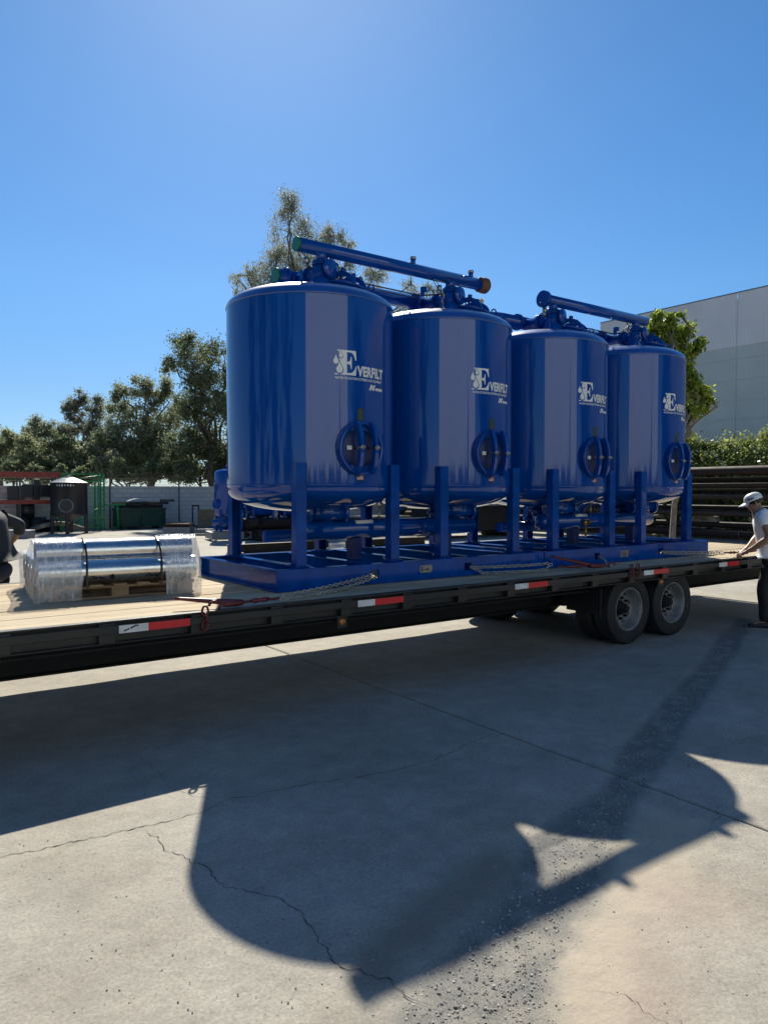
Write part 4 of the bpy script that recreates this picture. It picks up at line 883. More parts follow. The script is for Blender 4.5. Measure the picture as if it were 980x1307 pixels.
mb = MB(); mb.prism([(-.5, .35), (.4, .45), (.5, .3), (.2, .2), (.1, -.4), (-.1, -.4), (-.05, .15), (-.5, .22)], (0, 0, 0), (0, 1, 0), (0, 0, 1), (1, 0, 0), .2); o = mb.build('scrap_bracket', CREAM, bevel=.03); o.location = (22.3, 11.3, .50); tag(o, 'cream angle bracket standing beside the man in the cap', 'bracket')

# things seen through the legs, under the tanks
def loose_pipes(px0, px1, py, d, n, r, m, label):
    a = gnd(px0, py); b = gnd(px1, py); 
    for k in range(n):
        pass
random.seed(71)
for k in range(9):
    row = 0 if k < 5 else 1; y = 22.6 + (k if k < 5 else k - 4.5) * .42; z = .2 + row * .36
    mb = MB(); mb.lathe([(.19, -3.2), (.19, 3.2), (.165, 3.2), (.165, -3.2), (.19, -3.2)], 18, Matrix.Rotation(pi / 2, 4, 'Y')); o = mb.build('steel_pipe', RUST if k % 2 else RUST2); o.location = (14.4 + random.uniform(-.2, .2), y, z)
    tag(o, 'rusty pipe in the low pile seen under the tanks', 'pipe', 'rusty pipes piled behind the trailer')
ct = thing('equipment_container', 'dark container body seen between the middle tank legs', 'container', (18.6, 20.5, 0))
mb = MB(); mb.bb(-1.9, 1.9, -.8, .8, .25, 1.15); mb.build('body', BLKPL, ct, bevel=.02)
mb = MB(); mb.bb(-1.95, 1.95, -.85, .85, 1.1505, 1.22); mb.build('lid', GREYM, ct)
mb = MB(); mb.bb(-1.7, -1.5, -.7, .7, 0, .249); mb.bb(1.5, 1.7, -.7, .7, 0, .249); mb.build('skid_foot', RUST, ct)
mb = MB(); 
vs, fs, wt = text_geo('MIXIN', .34, .012); mb.add([Vector((-1.2 + v.x, -.803, .62 + v.y)) for v in vs], fs); mb.build('lettering', GREYM, ct)
mb = MB()
for k in range(3): mb.bb(0, 5.2, k * .5, k * .5 + .2, 0, .22)
for i, (x, y, l, lb) in enumerate(((8.9, 16.6, 3.2, 'long grey beam on the ground behind the legs of the left tanks'), (12.4, 16.3, 3.0, 'second grey beam on the ground behind the drain pipe'))):
    mb = MB(); mb.bb(-l / 2, l / 2, -.1, .1, 0, .02); mb.bb(-l / 2, l / 2, -.1, .1, .22, .24); mb.bb(-l / 2, l / 2, -.01, .01, .0205, .2195); o = mb.build('steel_beam', RUST2); o.location = (x + 1, y + 2, 0); tag(o, lb, 'beam')

# ------------------------------------------------------------------ second set of filters behind
def small_unit(cx, cy, n, R_, zb, zt, pitch, label, rz=0.0, big=False):
    sk = thing('filter_skid', label, 'skid frame', (cx, cy, 0), rz); L = n * pitch + .3
    mb = MB(); mb.bb(-L / 2, L / 2, -R_ - .12, -R_, .05, .30); mb.build('side_beam', GREYM if not big else BLUE2, sk); mb = MB(); mb.bb(-L / 2, L / 2, R_, R_ + .12, .05, .30); mb.build('side_beam', GREYM if not big else BLUE2, sk)
    for e in (-L / 2 + .06, L / 2 - .06): MB().bb(e - .06, e + .06, -R_ + .001, R_ - .001, .06, .29).build('end_beam', GREYM if not big else BLUE2, sk)
    mb = MB(); mb.cyl((-L / 2 + .1, -.1, .62), (L / 2 - .1, -.1, .62), .10, 16); mb.build('drain_pipe', BLUE, sk)
    c0 = Vector((cx, cy, 0)); Rm = Matrix.Rotation(rz, 3, 'Z')
    for k in range(n):
        p = c0 + Rm @ Vector(((k - (n - 1) / 2) * pitch, 0, .30))
        lb = 'smaller blue filter tank standing behind at the left edge of the nearest tank' if big else ['blue filter tank far behind, seen between the front legs', 'blue filter tank far behind, next to last', 'blue filter tank far behind, beyond the front leg', 'blue filter tank far behind, last of its row'][k]
        t = thing('small_filter_tank', lb, 'filter tank', p, rz, 'smaller blue filter tanks on the skids behind')
        mb = MB(); pr = [(0, zb - .18), (R_ * .6, zb - .13), (R_ * .93, zb - .04), (R_, zb), (R_, zt)] + [(R_ * cos(q * pi / 16) ** .8, zt + .17 * sin(q * pi / 16)) for q in range(1, 8)] + [(0, zt + .17)]
        mb.lathe(pr, 40); mb.build('shell', BLUE, t)
        for a in (45, 135, 225, 315):
            v = Vector((cos(rad(a)), sin(rad(a)), 0)) * (R_ + .0); MB().bb(v.x - .04, v.x + .04, v.y - .04, v.y + .04, .0, zb + .12).build('leg', BLUE2, t)
        mb = MB(); aa = rad(205); ax = Vector((cos(aa), sin(aa), 0)); M_ = Matrix.Translation(ax * (R_ - .02) + Vector((0, 0, zb + .32))) @ ax.to_track_quat('Z', 'Y').to_matrix().to_4x4(); mb.lathe([(.16, 0), (.16, .10), (.13, .11), (.12, .08), (0, .09)], 24, M_); mb.build('manhole', BLUE2, t)
        mb = MB()
        for s_ in (-.08, .08): mb.tube(arc((s_, 0, zt + .17), .12, 0, pi, 8, (0, 1, 0), (0, 0, 1)), .018, 6)
        mb.build('top_yoke', BLUE2, t)
        if big: mb = MB(); mb.box((-R_ * .72, -R_ * .75, zb + .55), (.14, .02, .16), M=Matrix.Rotation(rad(-45), 3, 'Z')); mb.build('control_box', WHITEV, t)
p = gnd(309, 683); small_unit(p.x, p.y + .9, 1, .52, .62, 2.05, 1.1, 'short blue skid frame at the left edge of the nearest tank', 0, True)
p = gnd(350, 690); small_unit(p.x + .6, p.y + 1.0, 4, .5, .62, 2.0, 1.12, 'grey steel skid frame far behind the front legs', rad(-12))

# ------------------------------------------------------------------ left back corner of the yard
# red rack with black fittings
p = Vector((5.98, 33.0, 0)); rr_ = thing('red_rack', 'red storage rack in front of the block wall at the left', 'rack', (p.x, p.y, 0), 0.0)
for z in (2.26, 1.16):
    mb = MB(); mb.bb(-2.6, 1.35 if z > 2 else 1.15, -.04, .04, z, z + (.22 if z > 2 else .17)); mb.build('rack_beam', REDRACK, rr_)
    mb = MB(); mb.bb(-2.6, 1.3, .6, .68, z, z + .16); mb.build('rack_beam', REDRACK, rr_)
for x in (-2.55, -.25, 1.10):
    for y in (.0, .64): MB().bb(x - .03, x + .03, y + .041, y + .10, 0, 2.5).build('rack_post', GALV, rr_)
MB().bb(-2.5, 1.05, .101, .58, 1.331, 1.345).build('shelf', GALV, rr_)
def local(root, x, y, z):
    return Matrix.Rotation(root.rotation_euler.z, 3, 'Z') @ Vector((x, y, z)) + root.location
def item(name, mb, m, root, x, y, z, label, cat, group=None, bevel=0.0):
    o = mb.build(name, m, bevel=bevel); o.location = local(root, x, y, z); o.rotation_euler.z = root.rotation_euler.z; return tag(o, label, cat, group)
mb = MB(); mb.bb(-.12, .12, -.12, .12, 0, .85); mb.bb(-.55, -.121, -.10, .10, .1, .62); mb.bb(.121, .6, -.10, .10, .1, .60)
item('pipe_tee', mb, BLKPL, rr_, .42, .34, 1.347, 'black cross-shaped pipe fitting on the upper shelf of the red rack', 'fitting', bevel=.03)
mb = MB(); mb.bb(-.3, .3, -.2, .2, 0, .55); mb.bb(-.12, -.04, -.205, -.2005, .12, .35); mb.bb(.02, .18, -.205, -.2005, .0, .05); o = item('black_crate', mb, BLKPL, rr_, -.35, .34, 1.347, 'black box beside the fitting on the red rack', 'box', bevel=.02)
for q, (x, z, r_, lb) in enumerate(((-.15, 0, .34, 'black drum at the left under the red rack'), (.45, 0, .34, 'black drum in the middle under the red rack'), (.98, 0, .3, 'short black drum at the right under the red rack'), (.05, .62, .3, 'black drum stacked on the others under the red rack'))):
    hgt = .6 if q != 2 else .5; mb = MB(); mb.lathe([(0, 0), (r_, 0), (r_, hgt * .3), (r_ + .012, hgt * .33), (r_, hgt * .36), (r_, hgt * .66), (r_ + .012, hgt * .69), (r_, hgt * .72), (r_, hgt), (0, hgt)], 28); item('drum', mb, BLKPL, rr_, x, .38, z, lb, 'drum', 'black drums under the red rack')
mb = MB(); mb.tube([Vector((-.9 + q * .22, -.35 + .05 * sin(q), .10 + .28 * max(0, sin(q * pi / 10)) ** 1.2)) for q in range(11)], .09, 12); item('hose', mb, CREAM, rr_, .75, -.45, 0.0, 'thick pale and black hose lying in front of the red rack', 'hose')
# black conical tank
p = gnd(91, 681); bt = thing('black_tank', 'black steel tank with a round manhole and pale conical lid', 'tank', (p.x, p.y + .25, 0)); R_ = .69
mb = MB(); mb.lathe([(R_, .78), (R_, 1.99), (R_ + .02, 2.0), (R_ + .02, 2.03)], 48); mb.build('shell', BLKTANK, bt)
mb = MB(); mb.lathe([(R_ + .022, 2.031), (R_ * .55, 2.17), (.2, 2.24), (.17, 2.24), (.17, 2.29), (0, 2.30)], 48, smooth=False); mb.build('conical_lid', GREYM, bt)
mb = MB(); mb.lathe([(R_ - .003, .779), (R_ * .5, .62), (.12, .52), (.1, .45), (0, .45)], 40); mb.build('bottom_cone', BLKTANK, bt)
for a in (40, 140, 220, 320):
    v = Vector((cos(rad(a + 30)), sin(rad(a + 30)), 0)) * (R_ - .06); MB().bb(v.x - .06, v.x + .06, v.y - .06, v.y + .06, 0, .95).build('leg', BLKTANK, bt)
aa = YAW + pi + rad(14); ax = Vector((cos(aa), sin(aa), 0)); M_ = Matrix.Translation(ax * (R_ - .03) + Vector((0, 0, 1.12))) @ ax.to_track_quat('Z', 'Y').to_matrix().to_4x4()
mb = MB(); mb.lathe([(.27, 0), (.27, .07), (.24, .08), (.235, 0)], 32, M_); mb.build('manhole_ring', GREYM, bt)
mb = MB(); mb.lathe([(.234, .035), (0, .036)], 24, M_); mb.build('manhole_opening', BLKPL, bt)
mb = MB()
for q in range(7):
    a = aa - .5 + q * .15; mb.box(Vector((cos(a), sin(a), 0)) * (R_ + .006) + Vector((0, 0, 1.92)), (.05, .006, .05 + .02 * (q % 3)), M=Matrix.Rotation(a + pi / 2, 3, 'Z'))
mb.build('white_marks', WHT, bt)
# green frame
p = Vector((8.15, 32.9, 0)); gf = thing('green_frame', 'bright green steel ladder frame standing behind the black tank', 'frame', (p.x, p.y, 0), 0.0)
for x in (-.85, -.7, .62, .85):
    for y in (0, .55): MB().bb(x - .03, x + .03, y - .03, y + .03, 0, 2.42).build('upright', GREENF, gf)
for z in (.15, .3, .5, 2.1, 2.4):
    mb = MB(); mb.bb(-.819, .819, -.025, .025, z, z + .05); mb.build('rail', GREENF, gf); mb = MB(); mb.bb(-.819, .819, .525, .575, z, z + .05); mb.build('rail', GREENF, gf)
for q in range(9):
    z = .35 + q * .22; MB().bb(.651, .819, -.02, .02, z + .06, z + .095).build('rung', GREENF, gf)
MB().cyl((-.8, -.02, 2.15), (.8, -.02, 2.38), .018, 6).build('brace', GREENF, gf); MB().cyl((-.4, .5, .2), (.8, .5, 1.0), .02, 6).build('brace', GREENF, gf)
MB().bb(.851, 1.75, -.03, .03, 1.06, 1.14).build('side_arm', GREENF, gf); MB().cyl((1.45, 0, 0), (1.4, 0, 1.055), .04, 8).build('arm_post', GREENF, gf)
# dumpster
p = Vector((10.7, 33.0, 0)); dm = thing('dumpster', 'dark green dumpster with scrap metal on top by the block wall', 'dumpster', (p.x, p.y + .5, 0), 0.0)
mb = MB(); mb.add([(-1.05, -.45, .12), (1.05, -.45, .12), (1.05, .45, .12), (-1.05, .45, .12), (-1.02, -.5, .86), (1.02, -.5, .86), (1.02, .5, .86), (-1.02, .5, .86)], [(3, 2, 1, 0), (0, 1, 5, 4), (1, 2, 6, 5), (2, 3, 7, 6), (3, 0, 4, 7)]); mb.build('body', GREEND, dm)
mb = MB(); mb.bb(-1.06, 1.06, -.56, -.47, .8605, .93); mb.bb(-1.06, 1.06, .47, .56, .8605, .93); mb.bb(-1.06, -.99, -.469, .469, .8605, .93); mb.bb(.99, 1.06, -.469, .469, .8605, .93); mb.build('rim', GREEND, dm)
for x in (-.8, .8): MB().bb(x - .07, x + .07, -.5, .5, 0, .119).build('runner', GREEND, dm)
for x in (-.95, 0, .95): MB().bb(x - .03, x + .03, -.53, -.505, .14, .85).build('rib', GREEND, dm)
item('scrap_bar', MB().bb(-1.25, 1.25, -.08, .08, 0, .10), RUST2, dm, -.0, -.2, 1.10, 'long dark steel bar lying across the dumpster', 'bar')
item('scrap_bar', MB().bb(-1.1, .95, -.2, .2, 0, .16), BLKPL, dm, 0.1, .12, .935, 'dark flat bundle of steel on the dumpster rim', 'bar')
item('scrap_bar', MB().bb(-.25, .35, -.12, .12, 0, .12), GALV, dm, 1.2, -.1, 1.205, 'short dark block at the right end of the steel bar', 'block')
mb = MB(); P_ = [(-.5 + q * .11, .12 * sin(q * pi / 9) + .03) for q in range(10)]; mb.prism(P_ + [(x, z - .035) for x, z in P_[::-1]], (0, -.15, 0), (1, 0, 0), (0, 0, 1), (0, 1, 0), .3); item('curved_sheet', mb, WHT, dm, -.05, 0, 1.215, 'pale curved sheet lying on top of the scrap on the dumpster', 'sheet')
# pallet stack, plates, frame, board
p = gnd(226, 683); ps = thing('plate_stack', 'low stack of grey steel plates with orange boards on top', 'stack', (p.x, p.y, 0), atan2(RT.y, RT.x))
mb = MB(); mb.bb(-.52, .5, 0, .9, 0, .3); mb.build('plate_block', GREYM, ps)
for q in range(3): MB().bb(-.5 + .03 * q, .52 - .04 * q, .02, .85, .3025 + q * .05, .345 + q * .05).build('board', RUST if q < 2 else CARD, ps)
item('steel_beam', MB().bb(-.55, 1.25, -.15, .15, 0, .22), GREYM, ps, 1.15, .4, 0, 'grey steel beam lying right of the plate stack', 'beam')
item('steel_bar', MB().bb(-1.2, 1.0, -.08, .08, 0, .07), BLKPL, ps, 1.9, -.35, 0, 'thin black bar on the ground left of the small blue skid', 'bar')
p = gnd(250, 673); mb = MB(); mb.bb(-.17, -.11, -.03, .03, 0, 1.05); mb.bb(.11, .17, -.03, .03, 0, 1.05); mb.bb(-.109, .109, -.03, .03, .98, 1.05); mb.bb(-.3, .35, -.2, .2, 0, .08); o = mb.build('black_stand', BLKPL); o.location = (p.x, p.y, 0); o.rotation_euler.z = atan2(RT.y, RT.x); tag(o, 'narrow black upright stand against the block wall', 'stand')
p = gnd(262, 674); mb = MB(); mb.bb(-.33, .4, -.03, .03, 0, .85); o = mb.build('brown_board', PALLETW, bevel=.01); o.location = (p.x, p.y, 0); o.rotation_euler = (rad(-8), 0, atan2(RT.y, RT.x)); tag(o, 'brown board leaning behind the small blue tank', 'board')
p = gnd(228, 674); mb = MB(); random.seed(9)
mb.tube([Vector((.5 * cos(a * .5) * (1 + .1 * sin(a)), .4 * sin(a * .5), .10 + .03 * (a % 3))) for a in range(26)], .07, 8); o = mb.build('rubber_hose', BLKPL); o.location = (p.x + .4, p.y + 1.0, 0); tag(o, 'coil of black hose between the dumpster and the stand', 'hose')
p = gnd(24, 688); o = MB().bb(-1.4, .45, -.25, .25, 0, .30).build('steel_box_beam', GREYM, bevel=.01); o.location = (p.x + .1, p.y + .4, 0); o.rotation_euler.z = atan2(RT.y, RT.x) - rad(4); tag(o, 'grey box beam lying on the ground beside the man at the left', 'beam')

# ------------------------------------------------------------------ pallet with foil rolls
PZ = HD + DZ + .0035
PR0 = Vector((1.147, 5.935, PZ)); prz = atan2(-.10, 1.17)
pt = thing('pallet', 'wooden pallet carrying the foil rolls on the trailer deck', 'pallet', PR0, prz)
for y in (.02, .52, 1.02):
    for x in (0, .51, 1.02): MB().bb(x + .01, x + .14, y + .0, y + .13, .0155, .080).build('block', PALLETW, pt, bevel=.003)
    MB().bb(0, 1.17, y, y + .13, 0, .015).build('bottom_board', PALLETW, pt, bevel=.002)
    MB().bb(0, 1.17, y, y + .13, .0805, .095).build('stringer_board', PALLETW, pt, bevel=.002)
for q in range(7): x = q * .178; MB().bb(x, x + .10, 0, 1.17, .0955, .11).build('top_board', PALLETW, pt, bevel=.002)
def pw(x, y, z): return Matrix.Rotation(prz, 3, 'Z') @ Vector((x, y, z)) + PR0
def roll(y, z, r, label, prints=False):
    o = thing('foil_roll', label, 'roll', pw(-.0, y, z), prz, 'aluminium foil rolls on the pallet'); L = 1.19
    M_ = Matrix.Rotation(pi / 2, 4, 'Y'); mb = MB(); mb.lathe([(r, 0), (r, .4), (r, .8), (r, L)], 40, M_); body = mb.build('sheet', FOIL, o)
    mb = MB()
    for e in (0, L): mb.lathe([(r * .995, e), (r * .75, e), (r * .55, e), (.042, e)], 40, M_)
    mb.build('roll_end', GREYM, o)
    mb = MB(); mb.lathe([(.042, -.002), (.042, L + .002), (.036, L + .002), (.036, -.002), (.042, -.002)], 20, M_); mb.build('core', CARD, o)
    if prints:
        mb = MB()
        for x in (.36, .78):
            vs, fs, wt = text_geo('Charter', .038, .0012, shear=.3); ph = rad(-112)
            for base, vv, ff in ((0, vs, fs),):
                mb.add([Vector((x + v.x * .9, (r + .0015) * cos(rad(-146) - v.y / r), (r + .0015) * sin(rad(-146) - v.y / r))) for v in vv], ff)
            for q in range(5):
                a = q * 1.26; cx = x + .165 + .012 * cos(a); cz = .016 + .011 * sin(a); n = 8
                mb.add([Vector((cx + .011 * cos(2 * pi * j / n), (r + .0016) * cos(rad(-146) - (cz + .013 * sin(2 * pi * j / n)) / r), (r + .0016) * sin(rad(-146) - (cz + .013 * sin(2 * pi * j / n)) / r))) for j in range(n)], [list(range(n))])
        # flip so that the letters climb the front of the roll
        mb.build('roll_print', PRINT, body)
    return o
r_ = .096
for q, (yy_, lb) in enumerate(((.10, 'front foil roll with black printing in the lower row'), (.345, 'second foil roll of the lower row'), (.59, 'third foil roll of the lower row'), (.835, 'fourth foil roll of the lower row'), (1.07, 'back foil roll of the lower row'))):
    roll(yy_, .112 + r_, r_, lb, q == 0)
roll(.222, .112 + r_ + .150, r_, 'upper foil roll lying in the groove over the front two')
# straps
for x, lb in ((.335, 'black strap round the left part of the foil rolls'), (.90, 'black strap round the right part of the foil rolls')):
    P_ = [(.0, .09), (-.004, .16), (.0, .23), (.05, .345), (.13, .425), (.20, .462), (.25, .462), (.31, .43), (.45, .325), (.8, .312), (1.08, .312), (1.165, .25), (1.18, .09)]
    mb = MB(); vs = []; fs = []
    for i, (y, z) in enumerate(P_): vs += [(x - .007 + .03 * (z - .1), y - .004, z), (x + .007 + .03 * (z - .1), y - .004, z)]
    n0 = len(vs); vs += [(a, b + (-.003 if b < .2 else .0), c + .003) for a, b, c in vs]
    for i in range(len(P_) - 1): a = 2 * i; fs += [(a, a + 1, a + 3, a + 2), (n0 + a + 2, n0 + a + 3, n0 + a + 1, n0 + a)]
    mb.add(vs, fs); o = mb.build('strap', BLKPL); o.location = PR0; o.rotation_euler.z = prz; tag(o, lb, 'strap', 'straps round the foil rolls')
# stretch film round both ends
def film(x0, x1, label, sag):
    rnd = random.Random(int(x0 * 100) + 3); P_ = [(-.02, .0), (-.025, .10), (-.018, .18), (-.008, .25), (.02, .33), (.08, .43), (.17, .472), (.27, .472), (.38, .41), (.55, .33), (1.06, .325), (1.18, .26), (1.20, .15), (1.195, .0)]
    nx = 22; vs = []; fs = []
    for i in range(nx + 1):
        x = x0 + (x1 - x0) * i / nx
        for j, (y, z) in enumerate(P_):
            w_ = .012 * noise.noise((x * 16, y * 5 + z * 9, 4)) ; e = 1 if z > .05 else .3
            vs.append((x + (.02 * noise.noise((y * 7, z * 9, x0))) , y - (w_ * e if y < .4 else -w_), z + w_ * e * .6))
    n = len(P_)
    for i in range(nx):
        for j in range(n - 1): a = i * n + j; fs.append((a, a + 1, a + n + 1, a + n))
    xe = x0 if sag else x1; ci = len(vs); base = 0 if sag else nx * n
    vs.append((xe + (-.012 if sag else .012), .30, .22))
    vs.append((xe + (-.012 if sag else .012), .85, .20))
    for j in range(n - 1): fs.append((base + j, base + j + 1, ci if j < 8 else ci + 1))
    fs.append((base + 8, ci, ci + 1)); fs.append((base, ci, ci + 1)); fs.append((base, ci + 1, base + n - 1))
    mb = MB(); mb.add(vs, fs, 0, True); o = mb.build('stretch_film', FILM); o.location = PR0; o.rotation_euler.z = prz; return tag(o, label, 'plastic film', 'clear film wrapped round the pallet ends')
film(-.03, .30, 'clear crumpled plastic film wrapping the left end of the pallet', True); film(.93, 1.22, 'clear crumpled plastic film wrapping the right end of the pallet', False)

# ------------------------------------------------------------------ chains and load binders
def chain(pts, label, link=.041, r=.0046):
    P_ = [Vector(p) for p in pts]; seg = [(P_[i + 1] - P_[i]).length for i in range(len(P_) - 1)]; Lt = sum(seg); n = int(Lt / link); mb = MB()
    def pos(s):
        for i, l in enumerate(seg):
            if s <= l or i == len(seg) - 1: return P_[i].lerp(P_[i + 1], min(1, s / l)), (P_[i + 1] - P_[i]).normalized()
            s -= l
    for k in range(n):
        p, t = pos((k + .5) * link); s = t.cross(Vector((0, 0, 1))).normalized(); u = t.cross(s)
        ang = rad(38 + 90 * (k % 2)); q = s * cos(ang) + u * sin(ang)
        mb.tube([p + t * (.0265 * cos(a * pi / 5)) + q * (.0145 * sin(a * pi / 5)) for a in range(10)], r, 5, closed=True)
    o = mb.build('chain', CHAIN); return tag(o, label, 'chain', 'zinc load chains')
def sagl(a, b, sag, n=14):
    a = Vector(a); b = Vector(b); return [a.lerp(b, i / n) - Vector((0, 0, sag * 4 * (i / n) * (1 - i / n))) for i in range(n + 1)]
zd = HD + DZ + .02
A1 = (2.62, 4.94, zd + .03); H1 = (3.80, 5.40, .905 + DZ)
chain(sagl(H1, A1, .015), 'upper strand of the chain from the left skid to the first red binder')
chain(sagl((3.84, 5.40, .885 + DZ), (2.62, 4.92, zd + .005), .03), 'lower strand of the chain from the left skid to the first red binder')
H2 = (4.97, 5.39, .90 + DZ)
chain(sagl(H2, (5.93, 5.20, .90 + DZ), .01), 'upper strand of the chain below the joint of the skids')
chain([(4.99, 5.385, .90 + DZ), (5.06, 5.30, zd + .01), (5.7, 5.22, zd), (5.86, 5.21, zd + .01), (5.95, 5.20, .90 + DZ)], 'lower strand of the chain resting on the deck below the joint of the skids')
chain([(6.95, 5.39, .905 + DZ), (6.90, 5.28, .88 + DZ), (6.72, 5.10, zd + .01)], 'short chain from the right skid down to the second red binder', r=.005)
H3 = (8.17, 5.39, .90 + DZ)
chain(sagl(H3, (9.03, 5.08, .875 + DZ), .008), 'upper strand of the chain running to the man in the cap')
chain(sagl((8.2, 5.385, .885 + DZ), (9.05, 5.06, .855 + DZ), .012), 'lower strand of the chain running to the man in the cap')
def binder(a, b, lever, label):
    a = Vector(a); b = Vector(b); t = (b - a).normalized(); L = (b - a).length; root = thing('load_binder', label, 'load binder', a, group='dark red load binders'); d = b - a
    def P(s): return t * (L * s)
    mb = MB(); mb.tube([P(.22), P(.3), P(.42), P(.5)], .02, 10, radii=[.016, .022, .026, .020]); mb.build('barrel', REDB, root)
    mb = MB(); mb.cyl(P(.5), P(.62), .010, 8); mb.tube([P(.62), P(.68), P(.74), P(.80), P(.86)], .014, 10, radii=[.012, .02, .013, .019, .014]); mb.build('screw', REDB, root)
    for e, s in ((0, -1), (1, 1)):
        c = P(.12) if e == 0 else P(.93); u = Vector((0, 0, 1)) if e == 0 else t.cross(Vector((0, 0, 1))).normalized()
        mb = MB(); mb.tube([c + t * (-s) * .045 * cos(k_ * pi / 7) + u * .03 * sin(k_ * pi / 7) * 1.0 for k_ in range(-2, 8)], .010, 8); mb.cyl(c + t * (-s) * .045, c + t * (-s) * .09 if False else c + t * (-s) * .05, .011, 8); mb.build('hook', REDB, root)
    mb = MB(); l0 = P(.42); l1 = Vector(lever) - a; mb.tube([l0, l0.lerp(l1, .25), l0.lerp(l1, .9), l1], .02, 8, radii=[.026, .022, .012, .012]); mb.build('lever', REDB, root)
    return root
binder((2.02, 4.90, zd + .01), (2.60, 4.93, zd + .02), (1.86, 5.08, zd + .06), 'dark red lever load binder at the left skid corner')
b2 = binder((6.72, 4.95, zd + .02), (5.98, 5.15, zd + .03), (6.05, 5.3, .96 + DZ), 'dark red load binder below the right skid frame')
binder((9.50, 4.95, zd + .03), (9.05, 5.06, .865 + DZ), (9.42, 4.80, zd + .07), 'dark red load binder in the hand of the man in the cap')
def bigloop(c, n, label):
    mb = MB(); c = Vector(c)
    for k in range(n):
        p = c - Vector((0, 0, k * .05)); q = Vector((1, 0, 0)) if k % 2 == 0 else Vector((.35, -.9, 0)).normalized()
        mb.tube([p + Vector((0, 0, .036 * cos(a * pi / 6))) + q * .022 * sin(a * pi / 6) for a in range(12)], .008, 6, closed=True)
    o = mb.build('hook_links', REDB); tag(o, label, 'chain link', 'red hook links over the trailer rail')
bigloop((1.99, 4.835, zd - .01), 3, 'dark links of the first binder hooked over the rail by the red tape')
bigloop((6.78, 4.835, zd - .0), 3, 'dark links of the second binder hanging in front of the rail, left')
bigloop((6.90, 4.835, zd - .0), 3, 'dark links of the second binder hanging in front of the rail, right')

# ------------------------------------------------------------------ people
def skin_mesh(name, nodes, edges, root, m, parent=None, loc=None, sub=2, rz=0.0):
    names = list(nodes); idx = {n: i for i, n in enumerate(names)}
    me = bpy.data.meshes.new(name + '_tmp'); me.from_pydata([nodes[n][0] for n in names], [(idx[a], idx[b]) for a, b in edges], []); me.update()
    o = bpy.data.objects.new(name + '_tmp', me); COL.objects.link(o)
    sk = o.modifiers.new('skin', 'SKIN'); sk.use_smooth_shade = True
    if not me.skin_vertices: me.attributes.new('skin', 'FLOAT', 'POINT')
    for i, n in enumerate(names):
        r = nodes[n][1]; sv = me.skin_vertices[0].data[i]; sv.radius = r if isinstance(r, tuple) else (r, r); sv.use_root = (n == root)
    ss = o.modifiers.new('ss', 'SUBSURF'); ss.levels = sub; ss.render_levels = sub
    dg = bpy.context.evaluated_depsgraph_get(); nm = bpy.data.meshes.new_from_object(o.evaluated_get(dg)); bpy.data.objects.remove(o)
    nm.name = name; nm.materials.clear(); nm.materials.append(m); nm.polygons.foreach_set('use_smooth', [True] * len(nm.polygons)); nm.update()
    q = bpy.data.objects.new(name, nm); COL.objects.link(q)
    if parent: q.parent = parent
    return q
def ensure_skin(o): pass
# man in the cap: local x = forward (the way he faces), y = his left, z up
man = gnd(972, 800); man = gnd(977, 801); mrz = rad(121)
pm = thing('person', 'man in white T-shirt, pale cap and black trousers bending over a load binder', 'person', man, mrz)
V = Vector
N_ = {'pelvis': (V((-.06, 0, .93)), (.155, .125)), 'waist': (V((-.04, 0, 1.06)), (.15, .125)), 'chest': (V((.01, 0, 1.26)), (.165, .135)), 'upch': (V((.05, 0, 1.37)), (.14, .11)), 'neck': (V((.115, 0, 1.455)), .055),
      'skull': (V((.155, 0, 1.545)), (.072, .088)), 'crown': (V((.165, 0, 1.625)), (.062, .075)), 'jaw': (V((.205, 0, 1.50)), (.045, .05)), 'nose': (V((.258, 0, 1.535)), .013)}
ED = [('pelvis', 'waist'), ('waist', 'chest'), ('chest', 'upch'), ('upch', 'neck'), ('neck', 'skull'), ('skull', 'crown'), ('skull', 'jaw'), ('jaw', 'nose')]
def arm(s, sh, el, wr, hd, curl):
    n = 'L' if s > 0 else 'R'
    N_[n + 'sh'] = (sh, .066); N_[n + 'el'] = (el, .052); N_[n + 'mid'] = (el.lerp(wr, .35), .052); N_[n + 'wr'] = (wr, .027); N_[n + 'pa'] = (hd, (.034, .022))
    ED.extend([('upch', n + 'sh'), (n + 'sh', n + 'el'), (n + 'el', n + 'mid'), (n + 'mid', n + 'wr'), (n + 'wr', n + 'pa')])
    d = (hd - wr).normalized(); side = d.cross(curl).normalized()
    for k in range(4):
        off = side * (-.03 + k * .02); a = hd + d * .035 + off; l = (.030, .035, .032, .026)[k]
        b = a + (d * .6 + curl * .8).normalized() * l; c = b + (curl * 1.0 - d * .25).normalized() * l * .8; f = c + (curl * .4 - d).normalized() * l * .6
        for q, p in enumerate((a, b, c, f)): N_[f'{n}f{k}{q}'] = (p, (.010, .0095, .0085, .0075)[q])
        ED.extend([(n + 'pa', f'{n}f{k}0'), (f'{n}f{k}0', f'{n}f{k}1'), (f'{n}f{k}1', f'{n}f{k}2'), (f'{n}f{k}2', f'{n}f{k}3')])
    t0 = hd - side * .035 - d * .01; t1 = t0 + (-side * .4 + d + curl * .7).normalized() * .035; t2 = t1 + (d + curl).normalized() * .028
    for q, p in enumerate((t0, t1, t2)): N_[f'{n}t{q}'] = (p, (.013, .011, .009)[q])
    ED.extend([(n + 'wr', n + 't0'), (n + 't0', n + 't1'), (n + 't1', n + 't2')])
def to_local(p): return Matrix.Rotation(-mrz, 3, 'Z') @ (Vector(p) - man)
arm(1, V((.055, .195, 1.36)), V((-.01, .27, 1.13)), V((.20, .20, .965)), V((.27, .16, .925)), V((.1, -.25, -.95)))
